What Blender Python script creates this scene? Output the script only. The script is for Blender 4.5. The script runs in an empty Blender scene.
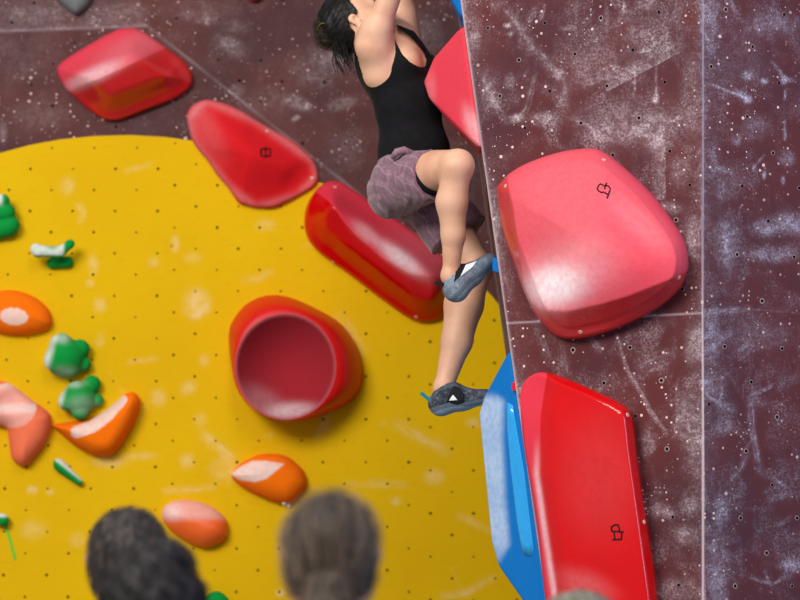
import bpy, bmesh, math, random
import numpy as np
from mathutils import Vector, Matrix
from mathutils.bvhtree import BVHTree

random.seed(7)
rng = np.random.default_rng(7)
SC = bpy.context.scene
COL = SC.collection

# ------------------------------------------------------------------ camera
FPX = 2400.0
PITCH = math.radians(5.0)
CAM = np.array([0.0, 0.0, 1.6])
RT = np.array([1.0, 0, 0])
FW = np.array([0, math.cos(PITCH), math.sin(PITCH)])
UPV = np.array([0, -math.sin(PITCH), math.cos(PITCH)])
cd = bpy.data.cameras.new('camera')
cam = bpy.data.objects.new('camera', cd)
COL.objects.link(cam)
cam.location = CAM
cam.rotation_euler = (math.pi / 2 + PITCH, 0, 0)
cd.sensor_width = 36
cd.lens = FPX * 36 / 800
cd.dof.use_dof = True
cd.dof.focus_distance = 8.35
cd.dof.aperture_fstop = 2.9
cd.clip_end = 100
SC.camera = cam


def ray(x, y):
    x = np.asarray(x, float); y = np.asarray(y, float)
    return FW + ((x - 400) / FPX)[..., None] * RT - ((y - 300) / FPX)[..., None] * UPV


def U(x, y, Y):
    """point on the sight line of a measured photo position, at world depth Y"""
    d = ray(x, y)
    return CAM + d * (Y / d[..., 1])[..., None] if np.ndim(x) else CAM + d * (Y / d[1])


def proj(P):
    q = np.asarray(P) - CAM
    f = q @ FW
    return 400 + FPX * (q @ RT) / f, 300 - FPX * (q @ UPV) / f


def nrm(v):
    v = np.asarray(v, float)
    return v / np.linalg.norm(v)


class Plane:
    def __init__(s, o, n):
        s.o = np.asarray(o, float); s.n = nrm(n)

    def at(s, x, y):
        d = ray(x, y)
        t = ((s.o - CAM) @ s.n) / (d @ s.n)
        return CAM + d * t[..., None] if np.ndim(t) else CAM + d * t


# ------------------------------------------------------------------ materials
def lin(r, g, b):
    def f(c):
        c /= 255.0
        return c / 12.92 if c <= 0.04045 else ((c + 0.055) / 1.055) ** 2.4
    return (f(r), f(g), f(b), 1.0)


class NT:
    def __init__(s, name):
        s.m = bpy.data.materials.new(name)
        s.m.use_nodes = True
        s.t = s.m.node_tree
        s.b = s.t.nodes['Principled BSDF']
        s.tc = s.t.nodes.new('ShaderNodeTexCoord')

    def n(s, kind, **kw):
        nd = s.t.nodes.new(kind)
        for k, v in kw.items():
            setattr(nd, k, v)
        return nd

    def set(s, sock, v):
        if isinstance(v, bpy.types.NodeSocket):
            s.t.links.new(v, sock)
        else:
            sock.default_value = v

    def math(s, op, a, b=0.0, c=None, clamp=False):
        nd = s.n('ShaderNodeMath', operation=op, use_clamp=clamp)
        s.set(nd.inputs[0], a); s.set(nd.inputs[1], b)
        if c is not None: s.set(nd.inputs[2], c)
        return nd.outputs[0]

    def noise(s, scale, detail=3, rough=0.55, vec=None, dist=0.0):
        nd = s.n('ShaderNodeTexNoise')
        nd.inputs['Scale'].default_value = scale
        nd.inputs['Detail'].default_value = detail
        nd.inputs['Roughness'].default_value = rough
        nd.inputs['Distortion'].default_value = dist
        s.set(nd.inputs['Vector'], vec if vec is not None else s.tc.outputs['Object'])
        return nd.outputs['Fac']

    def ramp(s, fac, lo, hi, smooth=True):
        nd = s.n('ShaderNodeMapRange')
        nd.interpolation_type = 'SMOOTHSTEP' if smooth else 'LINEAR'
        s.set(nd.inputs['Value'], fac)
        nd.inputs['From Min'].default_value = lo
        nd.inputs['From Max'].default_value = hi
        return nd.outputs['Result']

    def mix(s, fac, a, b):
        nd = s.n('ShaderNodeMix', data_type='RGBA')
        s.set(nd.inputs[0], fac); s.set(nd.inputs[6], a); s.set(nd.inputs[7], b)
        return nd.outputs[2]

    def attr(s, name):
        nd = s.n('ShaderNodeAttribute', attribute_name=name)
        return nd.outputs['Fac']

    def scaled(s, sc):
        nd = s.n('ShaderNodeMapping')
        s.set(nd.inputs['Vector'], s.tc.outputs['Object'])
        nd.inputs['Scale'].default_value = sc
        return nd.outputs[0]

    def bump(s, h, strength=0.2, dist=0.01):
        nd = s.n('ShaderNodeBump')
        nd.inputs['Strength'].default_value = strength
        nd.inputs['Distance'].default_value = dist
        s.set(nd.inputs['Height'], h)
        s.t.links.new(nd.outputs[0], s.b.inputs['Normal'])

    def out(s, color=None, rough=None, spec=None, **kw):
        if color is not None: s.set(s.b.inputs['Base Color'], color)
        if rough is not None: s.set(s.b.inputs['Roughness'], rough)
        if spec is not None: s.set(s.b.inputs['Specular IOR Level'], spec)
        for k, v in kw.items(): s.set(s.b.inputs[k.replace('_', ' ')], v)
        return s.m


def chips(nt, scale, size, keep, vec=None):
    """small round paint chips: random voronoi cells carry one dot"""
    v = nt.n('ShaderNodeTexVoronoi')
    v.inputs['Scale'].default_value = scale
    nt.set(v.inputs['Vector'], vec if vec is not None else nt.tc.outputs['Object'])
    sep = nt.n('ShaderNodeSeparateColor')
    nt.t.links.new(v.outputs['Color'], sep.inputs[0])
    r = nt.math('MULTIPLY', sep.outputs[1], size)
    dot = nt.math('LESS_THAN', v.outputs['Distance'], r)
    on = nt.math('GREATER_THAN', sep.outputs[0], keep)
    return nt.math('MULTIPLY', dot, on)


def mat_maroon(name, c1, c2, chalkc, cloud=0.35, chip_keep=0.8, yellow=False):
    t = NT(name)
    base = t.mix(t.ramp(t.noise(2.2, 4), 0.35, 0.65), c1, c2)
    fine = t.noise(140, 3, 0.7)
    grain = t.ramp(fine, 0.42, 0.62)
    med = t.ramp(t.noise(9, 5, 0.65, dist=0.4), 0.42, 0.78)
    big = t.ramp(t.noise(1.7, 3), 0.35, 0.75)
    cl = t.math('MULTIPLY', t.math('MULTIPLY', med, t.math('MULTIPLY_ADD', big, 0.8, 0.2)), cloud)
    streak = t.ramp(t.noise(5, 4, 0.6, t.scaled((3.2, 3.2, 0.7)), 1.5), 0.62, 0.8)
    cl = t.math('MULTIPLY_ADD', streak, cloud * 0.45, cl)
    cl = t.math('MULTIPLY', cl, t.math('MULTIPLY_ADD', grain, 1.0, 0.1))
    brk = t.ramp(t.noise(34, 5, 0.75, dist=0.8), 0.40, 0.62)
    at = t.math('MULTIPLY', t.attr('chalk'), t.math('MULTIPLY', t.math('MULTIPLY_ADD', grain, 0.6, 0.5), t.math('MULTIPLY_ADD', brk, 0.75, 0.3)))
    tot = t.math('ADD', cl, at, clamp=True)
    col = t.mix(tot, base, chalkc)
    ch = t.math('ADD', chips(t, 26, 0.2, chip_keep - .06), chips(t, 60, 0.30, chip_keep - .06), clamp=True)
    dens = t.ramp(t.noise(3.0, 2), 0.36, 0.6)
    ch = t.math('ADD', ch, t.math('MULTIPLY', chips(t, 150, 0.42, 0.8), t.ramp(t.noise(8, 3), 0.5, 0.66)), clamp=True)
    ch = t.math('MULTIPLY', ch, t.math('MULTIPLY_ADD', dens, 0.8, 0.1))
    col = t.mix(ch, col, lin(226, 196, 192))
    col = t.mix(t.attr('line'), col, lin(196, 178, 186))
    if yellow:
        yb = t.mix(t.ramp(t.noise(1.2, 4), 0.3, 0.7), lin(220, 174, 2), lin(227, 182, 3))
        yb = t.mix(t.math('MULTIPLY', t.ramp(t.noise(14, 5, 0.7, t.scaled((1, 1, 2.6))), 0.5, 0.75), 0.25), yb, lin(196, 150, 14))
        ya = t.math('MULTIPLY', t.attr('chalk'), t.math('MULTIPLY_ADD', t.ramp(t.noise(22, 4), 0.35, 0.6), 0.6, 0.4))
        ycl = t.math('MULTIPLY', t.ramp(t.noise(4.5, 4, 0.6, dist=0.8), 0.66, 0.8), 0.3)
        yb = t.mix(t.math('ADD', ya, ycl, clamp=True), yb, lin(238, 208, 150))
        yb = t.mix(t.math('MULTIPLY', chips(t, 11, 0.16, 0.86), 0.5), yb, lin(150, 112, 24))
        col = t.mix(t.ramp(t.attr('paint'), -0.6, 0.6), col, yb)
    t.bump(fine, 0.12, 0.004)
    return t.out(col, 0.75, 0.1)


M = {}
CH = lin(184, 170, 182)
M['wallA'] = mat_maroon('maroon_painted_plywood', lin(92, 44, 45), lin(76, 42, 47), lin(210, 194, 200), 0.52, 0.76)
M['wallB'] = mat_maroon('maroon_plywood_cool_lit_side', lin(90, 46, 48), lin(74, 44, 52), lin(196, 190, 206), 0.55, 0.76)  # chalk colour tinted bluish to carry the cool light on this facet
M['wallM'] = mat_maroon('maroon_and_yellow_plywood', lin(94, 56, 54), lin(80, 52, 54), lin(186, 166, 168), 0.26, 0.82, True)


def simple(name, c, rough=0.6, spec=0.4, nscale=30, var=0.12, bump=0.0):
    t = NT(name)
    n = t.noise(nscale, 3)
    c2 = tuple(v * (1 - var) for v in c[:3]) + (1,)
    c1 = tuple(min(1, v * (1 + var)) for v in c[:3]) + (1,)
    if bump: t.bump(n, bump, 0.003)
    return t.out(t.mix(n, c2, c1), rough, spec)


M['hole'] = simple('bolt_hole_black', lin(14, 10, 11), 0.9, 0.1)
M['holering'] = simple('worn_hole_rim', lin(150, 125, 124), 0.8, 0.2, 90, 0.3)
M['holeY'] = simple('bolt_hole_dark_ochre', lin(112, 80, 16), 0.9, 0.1)
M['edge'] = simple('raw_plywood_edge', lin(150, 130, 142), 0.8, 0.2, 60, 0.25)


def mat_hold(name, gloss_c, matte_c, chalk_c=lin(240, 228, 232), gl=0.12):
    """dual texture resin: attribute matte>0 is sandy, <0 is polished; attribute chalk is rubbed in chalk"""
    t = NT(name)
    mt = t.ramp(t.attr('matte'), -1.0, 1.0)
    spk = t.ramp(t.noise(260, 2, 0.6), 0.35, 0.7)
    g2 = tuple(v * 0.8 for v in gloss_c[:3]) + (1,)
    gc = t.mix(t.noise(9, 3), gloss_c, g2)
    m2 = tuple(v * 0.86 for v in matte_c[:3]) + (1,)
    mc = t.mix(spk, m2, matte_c)
    ck = t.math('MULTIPLY', t.attr('chalk'), t.math('MULTIPLY_ADD', t.ramp(t.noise(45, 4, 0.65), 0.3, 0.65), 0.24, 0.72), clamp=True)
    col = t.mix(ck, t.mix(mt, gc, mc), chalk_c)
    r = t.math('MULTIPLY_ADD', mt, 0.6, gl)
    r = t.math('MULTIPLY_ADD', ck, 0.4, r, clamp=True)
    t.bump(spk, 0.05, 0.002)
    return t.out(col, r, t.math('MULTIPLY_ADD', mt, -0.20, 0.38))


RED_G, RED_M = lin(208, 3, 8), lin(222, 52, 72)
M['red'] = mat_hold('red_dual_texture_resin', RED_G, RED_M)
M['redsand'] = mat_hold('red_sanded_resin', lin(212, 18, 26), lin(216, 22, 32), gl=0.3)
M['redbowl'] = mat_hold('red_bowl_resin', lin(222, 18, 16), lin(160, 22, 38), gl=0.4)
M['orange'] = mat_hold('orange_resin', lin(255, 116, 0), lin(255, 118, 2), lin(236, 214, 205), 0.45)
M['orangefaded'] = mat_hold('orange_faded_resin', lin(255, 108, 40), lin(250, 122, 84), lin(236, 214, 210), 0.45)
M['green'] = mat_hold('green_resin', lin(4, 132, 52), lin(10, 150, 62), lin(220, 224, 218), 0.45)
M['blue'] = mat_hold('blue_dual_texture_resin', lin(14, 140, 218), lin(6, 112, 190), lin(196, 212, 228), 0.18)
M['greyhold'] = mat_hold('grey_resin', lin(108, 112, 112), lin(112, 116, 116), gl=0.5)
M['darkred'] = mat_hold('dark_red_resin', lin(170, 30, 40), lin(170, 40, 50), gl=0.5)
M['logo'] = simple('black_print', lin(52, 8, 12), 0.7, 0.2)
M['screw'] = simple('screw_head_steel', lin(205, 165, 150), 0.5, 0.5)
M['white'] = simple('white_chalk', lin(240, 232, 222), 0.9, 0.1)


def mat_skin(name, c, red):
    t = NT(name)
    n = t.noise(11, 3)
    col = t.mix(t.ramp(n, 0.4, 0.75), c, red)
    t.bump(t.noise(160, 2), 0.04, 0.002)
    m = t.out(col, 0.5, 0.35)
    t.b.inputs['Subsurface Weight'].default_value = 0.08
    t.b.inputs['Subsurface Radius'].default_value = (0.012, 0.005, 0.003)
    return m


M['skin'] = mat_skin('skin', lin(214, 167, 138), lin(204, 150, 122))
M['skin2'] = mat_skin('skin_ruddy', lin(206, 150, 126), lin(196, 120, 100))


def mat_fabric(name, c1, c2, scale, rough=0.85, sheen=0.2):
    t = NT(name)
    n = t.ramp(t.noise(scale, 4, 0.6), 0.35, 0.65)
    w = t.noise(420, 2)
    t.bump(w, 0.15, 0.001)
    m = t.out(t.mix(n, c1, c2), rough, 0.15)
    t.b.inputs['Sheen Weight'].default_value = sheen
    return m


M['black'] = mat_fabric('black_cotton', lin(14, 14, 16), lin(19, 19, 22), 30, 0.9, 0.02)


def mat_shorts():
    t = NT('mauve_crushed_velvet')
    a = t.ramp(t.noise(16, 5, 0.65, t.scaled((1.7, 1.7, 0.8)), 1.2), 0.4, 0.66)
    wv = t.math('MULTIPLY', t.ramp(t.attr('chalk'), 0.0, 1.0), t.ramp(t.noise(22, 4, 0.7), 0.36, 0.55))
    spk = t.math('MULTIPLY', t.ramp(t.noise(70, 3, 0.7), 0.56, 0.7), t.ramp(t.noise(7, 2), 0.42, 0.62))
    wv = t.math('ADD', t.math('MULTIPLY', wv, .95), t.math('MULTIPLY', spk, .75), clamp=True)
    col = t.mix(t.math('MULTIPLY', a, 0.55), lin(114, 80, 94), lin(156, 124, 136))
    col = t.mix(t.math('MULTIPLY', wv, 0.75, clamp=True), col, lin(176, 150, 160))
    m = t.out(col, 0.8, 0.2)
    t.b.inputs['Sheen Weight'].default_value = 0.25
    return m


M['shorts'] = mat_shorts()
def mat_suede(name, a, b, c):
    t = NT(name)
    n1 = t.ramp(t.noise(28, 4, 0.65), 0.40, 0.62); n2 = t.ramp(t.noise(60, 4, 0.7), 0.52, 0.7)
    t.bump(t.noise(120, 3), 0.2, 0.003)
    return t.out(t.mix(t.math('MULTIPLY', n2, .6), t.mix(n1, a, b), c), 0.8, 0.15)


M['shoe'] = mat_suede('grey_suede_with_chalk', lin(96, 108, 122), lin(122, 132, 146), lin(168, 176, 184))
M['shoedark'] = mat_suede('charcoal_suede_with_chalk', lin(42, 46, 54), lin(74, 80, 90), lin(136, 142, 150))
M['rand'] = simple('slate_rubber', lin(92, 106, 118), 0.6, 0.3, 50, 0.35)
M['sole'] = simple('blue_grey_rubber_sole', lin(128, 150, 164), 0.6, 0.3, 50, 0.2)
M['strap'] = simple('black_velcro_strap', lin(24, 25, 28), 0.8, 0.2)
M['teal'] = simple('teal_webbing', lin(10, 122, 128), 0.7, 0.2)
M['mark'] = simple('white_print', lin(226, 232, 236), 0.7, 0.2)


def mat_hair(name, c1, c2, rough=0.55, sx=90):
    t = NT(name)
    n = t.noise(sx, 3, 0.6, t.scaled((1, 1, 0.18)))
    t.bump(n, 0.35, 0.004)
    return t.out(t.mix(t.ramp(n, 0.35, 0.7), c1, c2), rough, 0.25)


M['hair_black'] = mat_hair('near_black_hair', lin(13, 10, 9), lin(24, 19, 17))
M['hair_brown'] = mat_hair('dark_brown_hair', lin(24, 19, 17), lin(66, 55, 48))
M['hair_soot'] = mat_hair('short_black_hair', lin(26, 24, 26), lin(84, 74, 70))
M['hair_wavy'] = mat_hair('black_wavy_hair', lin(20, 19, 22), lin(72, 66, 66))
M['hair_grey'] = mat_hair('grey_brown_hair', lin(98, 94, 84), lin(142, 136, 124))
M['tie_yellow'] = simple('olive_hair_tie', lin(84, 84, 22), 0.7, 0.2)
M['tie_dark'] = simple('dark_hair_tie', lin(18, 18, 20), 0.8, 0.2)
M['tee1'] = mat_fabric('navy_jersey', lin(34, 42, 66), lin(42, 50, 76), 20)
M['tee2'] = mat_fabric('dusty_pink_jersey', lin(190, 150, 150), lin(204, 164, 164), 20)
M['tee3'] = mat_fabric('charcoal_jersey', lin(52, 52, 56), lin(62, 62, 66), 20)
M['trs'] = mat_fabric('dark_denim', lin(36, 42, 58), lin(48, 54, 72), 20)
M['boot'] = simple('plain_trainer', lin(70, 70, 72), 0.7, 0.3)
M['eye'] = simple('eye_white', lin(230, 226, 220), 0.2, 0.5)
M['iris'] = simple('brown_iris', lin(60, 38, 24), 0.2, 0.5)
M['mat'] = simple('grey_padded_matting', lin(120, 122, 126), 0.8, 0.2, 6, 0.1)


# ------------------------------------------------------------------ object helpers
def tag(o, label=None, cat=None, group=None, kind=None):
    if label: o['label'] = label
    if cat: o['category'] = cat
    if group: o['group'] = group
    if kind: o['kind'] = kind
    return o


def npmesh(name, V, faces, mats, parent=None, rotz=0.0, origin=None, fmat=None, attrs=None, smooth=True, sharp=None):
    """one mesh object; V world coords; faces: array or list"""
    V = np.asarray(V, float)
    me = bpy.data.meshes.new(name)
    o = bpy.data.objects.new(name, me)
    COL.objects.link(o)
    if parent is not None:
        org = np.zeros(3)
        po = np.array(parent_origin(parent))
        o.parent = parent
        Vl = V - po
    else:
        org = np.asarray(origin if origin is not None else V.mean(0), float)
        o.location = org
        Vl = V - org
        if rotz:
            o.rotation_euler = (0, 0, rotz)
            c_, s_ = math.cos(-rotz), math.sin(-rotz)
            Vl = Vl @ np.array([[c_, s_, 0], [-s_, c_, 0], [0, 0, 1]])
    faces = faces.tolist() if isinstance(faces, np.ndarray) else faces
    me.from_pydata([tuple(v) for v in Vl], [], faces)
    if not isinstance(mats, (list, tuple)): mats = [mats]
    for m in mats: me.materials.append(m)
    if fmat is not None:
        me.polygons.foreach_set('material_index', np.asarray(fmat, np.int32))
    if attrs:
        for k, a in attrs.items():
            at = me.attributes.new(k, 'FLOAT', 'POINT')
            at.data.foreach_set('value', np.asarray(a, np.float32))
    me.polygons.foreach_set('use_smooth', np.full(len(me.polygons), smooth))
    if sharp is not None:
        me.set_sharp_from_angle(angle=math.radians(sharp))
    me.update()
    return o


def parent_origin(p):
    v = np.array(p.location)
    while p.parent is not None:
        p = p.parent
        v = v + np.array(p.location)
    return v


def empty(name, loc, label, cat, group=None):
    o = bpy.data.objects.new(name, None)
    COL.objects.link(o)
    o.location = loc
    o.empty_display_size = 0.1
    return tag(o, label, cat, group)


def bvh_of(o):
    off = Vector(parent_origin(o))
    me = o.data
    rm = Matrix.Rotation(o.rotation_euler[2], 3, 'Z')
    return BVHTree.FromPolygons([rm @ v.co + off for v in me.vertices], [tuple(p.vertices) for p in me.polygons])


def hit(bvh, x, y):
    d = Vector(ray(x, y)).normalized()
    loc, n, i, dist = bvh.ray_cast(Vector(CAM), d)
    if loc is None: return None, None
    if n.dot(d) > 0: n = -n
    return np.array(loc), np.array(n)


def tube(path, r, sides=6, closed=False, flat=None):
    P = [np.asarray(p, float) for p in path]
    V = []; F = []
    n = len(P)
    ref = np.array([0.31, 0.2, 0.93])
    for i in range(n):
        a = P[i - 1] if (i > 0 or closed) else P[i]
        b = P[(i + 1) % n] if (i < n - 1 or closed) else P[i]
        d = nrm(b - a + 1e-9)
        s = nrm(np.cross(d, ref)); t = np.cross(s, d)
        rr = r[i] if np.ndim(r) else r
        for k in range(sides):
            an = 2 * math.pi * k / sides
            V.append(P[i] + rr * (math.cos(an) * s + math.sin(an) * t))
    for i in range(n if closed else n - 1):
        j = (i + 1) % n
        for k in range(sides):
            k2 = (k + 1) % sides
            F.append((i * sides + k, i * sides + k2, j * sides + k2, j * sides + k))
    if not closed:
        F.append(tuple(range(sides))[::-1]); F.append(tuple((n - 1) * sides + k for k in range(sides)))
    return V, F


def merge(parts):
    V = []; F = []
    for v, f in parts:
        o = len(V)
        V += list(v); F += [tuple(i + o for i in q) for q in f]
    return np.array(V), F


def print_lines(name, host, polylines, mat, r, parent):
    b = bvh_of(host)
    parts = []
    for pl in polylines:
        pts = []
        for (x0, y0), (x1, y1) in zip(pl[:-1], pl[1:]):
            for k in range(4):
                t = k / 4
                p, n = hit(b, x0 + (x1 - x0) * t, y0 + (y1 - y0) * t)
                if p is not None: pts.append(p + n * 0.0004)
        p, n = hit(b, *pl[-1])
        if p is not None: pts.append(p + n * 0.0004)
        if len(pts) > 1: parts.append(tube(pts, r, 5))
    if parts:
        V, F = merge(parts)
        return npmesh(name, V, F, mat, parent)


def patch(name, host, poly, mat, parent, lift=0.0012, back=0.004):
    """thin raised decal/strap: polygon fan refined, laid on the host surface"""
    b = bvh_of(host)
    poly = np.array(poly, float)
    c = poly.mean(0)
    N = 40; T = 6
    out = resample(poly, N, smooth=False)
    V = []; Nn = []
    last = hit(b, *c)
    if last[0] is None:
        mid = parent_origin(host) + np.mean([v.co[:] for v in host.data.vertices], 0)
        lo_, n_, i_, d_ = b.find_nearest(Vector(U(c[0], c[1], mid[1])))
        last = (np.array(lo_), np.array(n_))
    for t in range(T + 1):
        for i in range(N):
            q = c + (out[i] - c) * (t / T)
            p, n = hit(b, *q)
            if p is None:
                p, n = last
            last = (p, n)
            V.append(p); Nn.append(n)
    V = np.array(V); Nn = np.array(Nn)
    top = V + Nn * lift
    bot = V[-N:] - Nn[-N:] * back
    F = []
    for t in range(T):
        for i in range(N):
            j = (i + 1) % N
            F.append((t * N + i, t * N + j, (t + 1) * N + j, (t + 1) * N + i))
    B = len(top)
    for i in range(N):
        j = (i + 1) % N
        F.append((T * N + i, T * N + j, B + j, B + i))
    return npmesh(name, np.vstack([top, bot]), F, mat, parent)


def screw(host, x, y, parent, r=0.0075, name='screw_head', mat=None):
    p, n = hit(bvh_of(host), x, y)
    if p is None: return
    s = nrm(np.cross(n, [0.1, 0.2, 1])); t = np.cross(n, s)
    V = []; F = []
    prof = [(1, -0.004), (1, 0.0015), (0.7, 0.003), (0.45, 0.003), (0.35, 0.0005)]
    for (a, h) in prof:
        for k in range(12):
            an = k * math.pi / 6
            V.append(p + n * h + r * a * (math.cos(an) * s + math.sin(an) * t))
    for q in range(len(prof) - 1):
        for k in range(12):
            F.append((q * 12 + k, q * 12 + (k + 1) % 12, (q + 1) * 12 + (k + 1) % 12, (q + 1) * 12 + k))
    F.append(tuple(range((len(prof) - 1) * 12, len(prof) * 12)))
    return npmesh(name, V, F, mat or M['screw'], parent, smooth=False)


def catmull(pts, n):
    P = np.array(pts, float); m = len(P)
    out = []
    for i in range(m):
        p0, p1, p2, p3 = P[i - 1], P[i], P[(i + 1) % m], P[(i + 2) % m]
        for k in range(n):
            t = k / n
            out.append(0.5 * ((2 * p1) + (-p0 + p2) * t + (2 * p0 - 5 * p1 + 4 * p2 - p3) * t * t + (-p0 + 3 * p1 - 3 * p2 + p3) * t ** 3))
    return np.array(out)


def resample(pts, N, smooth=True):
    P = catmull(pts, 8) if smooth else np.array(pts, float)
    Q = np.vstack([P, P[:1]])
    L = np.r_[0, np.cumsum(np.linalg.norm(np.diff(Q, axis=0), axis=1))]
    s = np.linspace(0, L[-1], N, endpoint=False)
    return np.stack([np.interp(s, L, Q[:, k]) for k in range(Q.shape[1])], 1)


def seg_dist(X, Y, poly, closed=True):
    P = np.asarray(poly, float)
    Q = np.roll(P, -1, 0) if closed else P[1:]
    if not closed: P = P[:-1]
    D = np.full(np.shape(X), 1e9)
    for (ax, ay), (bx, by) in zip(P, Q):
        dx, dy = bx - ax, by - ay
        l2 = dx * dx + dy * dy + 1e-12
        t = np.clip(((X - ax) * dx + (Y - ay) * dy) / l2, 0, 1)
        D = np.minimum(D, np.hypot(X - ax - t * dx, Y - ay - t * dy))
    return D


def inside(X, Y, poly):
    P = np.asarray(poly, float); Q = np.roll(P, -1, 0)
    c = np.zeros(np.shape(X), bool)
    for (ax, ay), (bx, by) in zip(P, Q):
        if ay == by: continue
        c ^= ((ay > Y) != (by > Y)) & (X < (bx - ax) * (Y - ay) / (by - ay) + ax)
    return c


def sdist(X, Y, poly):
    d = seg_dist(X, Y, poly)
    return np.where(inside(X, Y, poly), d, -d)


def sat(x): return np.clip(x, 0, 1)
def sst(x):
    x = sat(x); return x * x * (3 - 2 * x)
def dome(x):
    x = sat(x); return np.sqrt(1 - (1 - x) ** 2)
def blob(X, Y, cx, cy, rx, ry, ang=0):
    a = math.radians(ang); dx, dy = X - cx, Y - cy
    u = dx * math.cos(a) + dy * math.sin(a); v = -dx * math.sin(a) + dy * math.cos(a)
    return np.exp(-((u / rx) ** 2 + (v / ry) ** 2) ** 1.5)
def line_s(X, Y, a, b):
    """signed distance to the line a-b (positive above, i.e. smaller y for a left to right line)"""
    d = np.array(b, float) - np.array(a, float); d /= np.linalg.norm(d)
    return (X - a[0]) * d[1] - (Y - a[1]) * d[0]


# ------------------------------------------------------------------ wall geometry
TA = math.radians(27); TB = math.radians(25); TM = 0.0
FOLD0 = U(702.8, 300, 8.0)
A_dir = np.array([-math.cos(TA), math.sin(TA), 0.0])
B_dir = np.array([math.cos(TB), math.sin(TB), 0.0])
A_n = np.array([-math.sin(TA), -math.cos(TA), 0.0])
B_n = np.array([math.sin(TB), -math.cos(TB), 0.0])
PA = Plane(FOLD0, A_n); PB = Plane(FOLD0, B_n)
ar0 = PA.at(460.5, 0); ar1 = PA.at(546.0, 600)
M_u = np.array([math.cos(TM), -math.sin(TM), 0.0])
M_n = np.array([-math.sin(TM), -math.cos(TM), 0.0])
M_o = U(250, 300, 11.2)
PM = Plane(M_o, M_n)


def arete(z):
    t = (z - ar0[2]) / (ar1[2] - ar0[2])
    return ar0 + (ar1 - ar0) * t


def stroke(C, X, Y, pts, w, s):
    """a scuff: a faint soft band and several thin ragged lines along it"""
    m = (X > min(p[0] for p in pts) - 4 * w) & (X < max(p[0] for p in pts) + 4 * w) & (Y > min(p[1] for p in pts) - 4 * w) & (Y < max(p[1] for p in pts) + 4 * w)
    if not m.any(): return
    x, y = X[m], Y[m]
    acc = .38 * s * np.exp(-(seg_dist(x, y, pts, closed=False) / w) ** 2)
    P = np.array(pts, float)
    L = np.r_[0, np.cumsum(np.linalg.norm(np.diff(P, axis=0), axis=1))]
    for k in range(3 if w < 2 else 6):
        a, b = sorted(rng.uniform(0, 1, 2)); a *= .6; b = .4 + .6 * b
        ss = np.linspace(a, b, 9) * L[-1]
        q = np.stack([np.interp(ss, L, P[:, 0]), np.interp(ss, L, P[:, 1])], 1)
        t = np.gradient(q, axis=0); t /= np.linalg.norm(t, axis=1)[:, None] + 1e-9
        off = rng.normal(0, w * .45) + np.cumsum(rng.normal(0, w * .10, 9))
        q = q + np.stack([-t[:, 1], t[:, 0]], 1) * off[:, None]
        acc = np.maximum(acc, s * rng.uniform(.6, 1.1) * np.exp(-(seg_dist(x, y, q, closed=False) / max(.65, w * .22)) ** 2))
    C[m] += acc


def blobs(C, X, Y, lst):
    for b in lst:
        cx, cy, rx, ry, s = b[:5]
        C += s * blob(X, Y, cx, cy, rx, ry, b[5] if len(b) > 5 else 0)


def gridfaces(nu, nv, off=0, flip=False):
    i = np.arange(nu - 1)[:, None] * nv + np.arange(nv - 1)[None, :] + off
    q = np.stack([i, i + nv, i + nv + 1, i + 1], -1).reshape(-1, 4)
    return q[:, ::-1] if flip else q


def holes(pts, plane_n, r=0.0060, rr=0.0088):
    V = []; F = []; FM = []
    ref = np.array([0, 0, 1.0]); s = nrm(np.cross(ref, plane_n)); t = np.cross(plane_n, s)
    for p in pts:
        o = len(V); N = 10
        ring = rr * random.uniform(0.75, 1.15)
        for (q, h) in ((ring, 0.0006), (r * 1.05, 0.0012), (r, 0.0009)):
            for k in range(N):
                an = 2 * math.pi * k / N
                V.append(p + plane_n * h + q * (math.cos(an) * s + math.sin(an) * t))
        for q in range(2):
            for k in range(N):
                F.append((o + q * N + k, o + q * N + (k + 1) % N, o + (q + 1) * N + (k + 1) % N, o + (q + 1) * N + k)); FM.append(2)
        F.append(tuple(o + 2 * N + k for k in range(N))); FM.append(1)
    return V, F, FM


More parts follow.
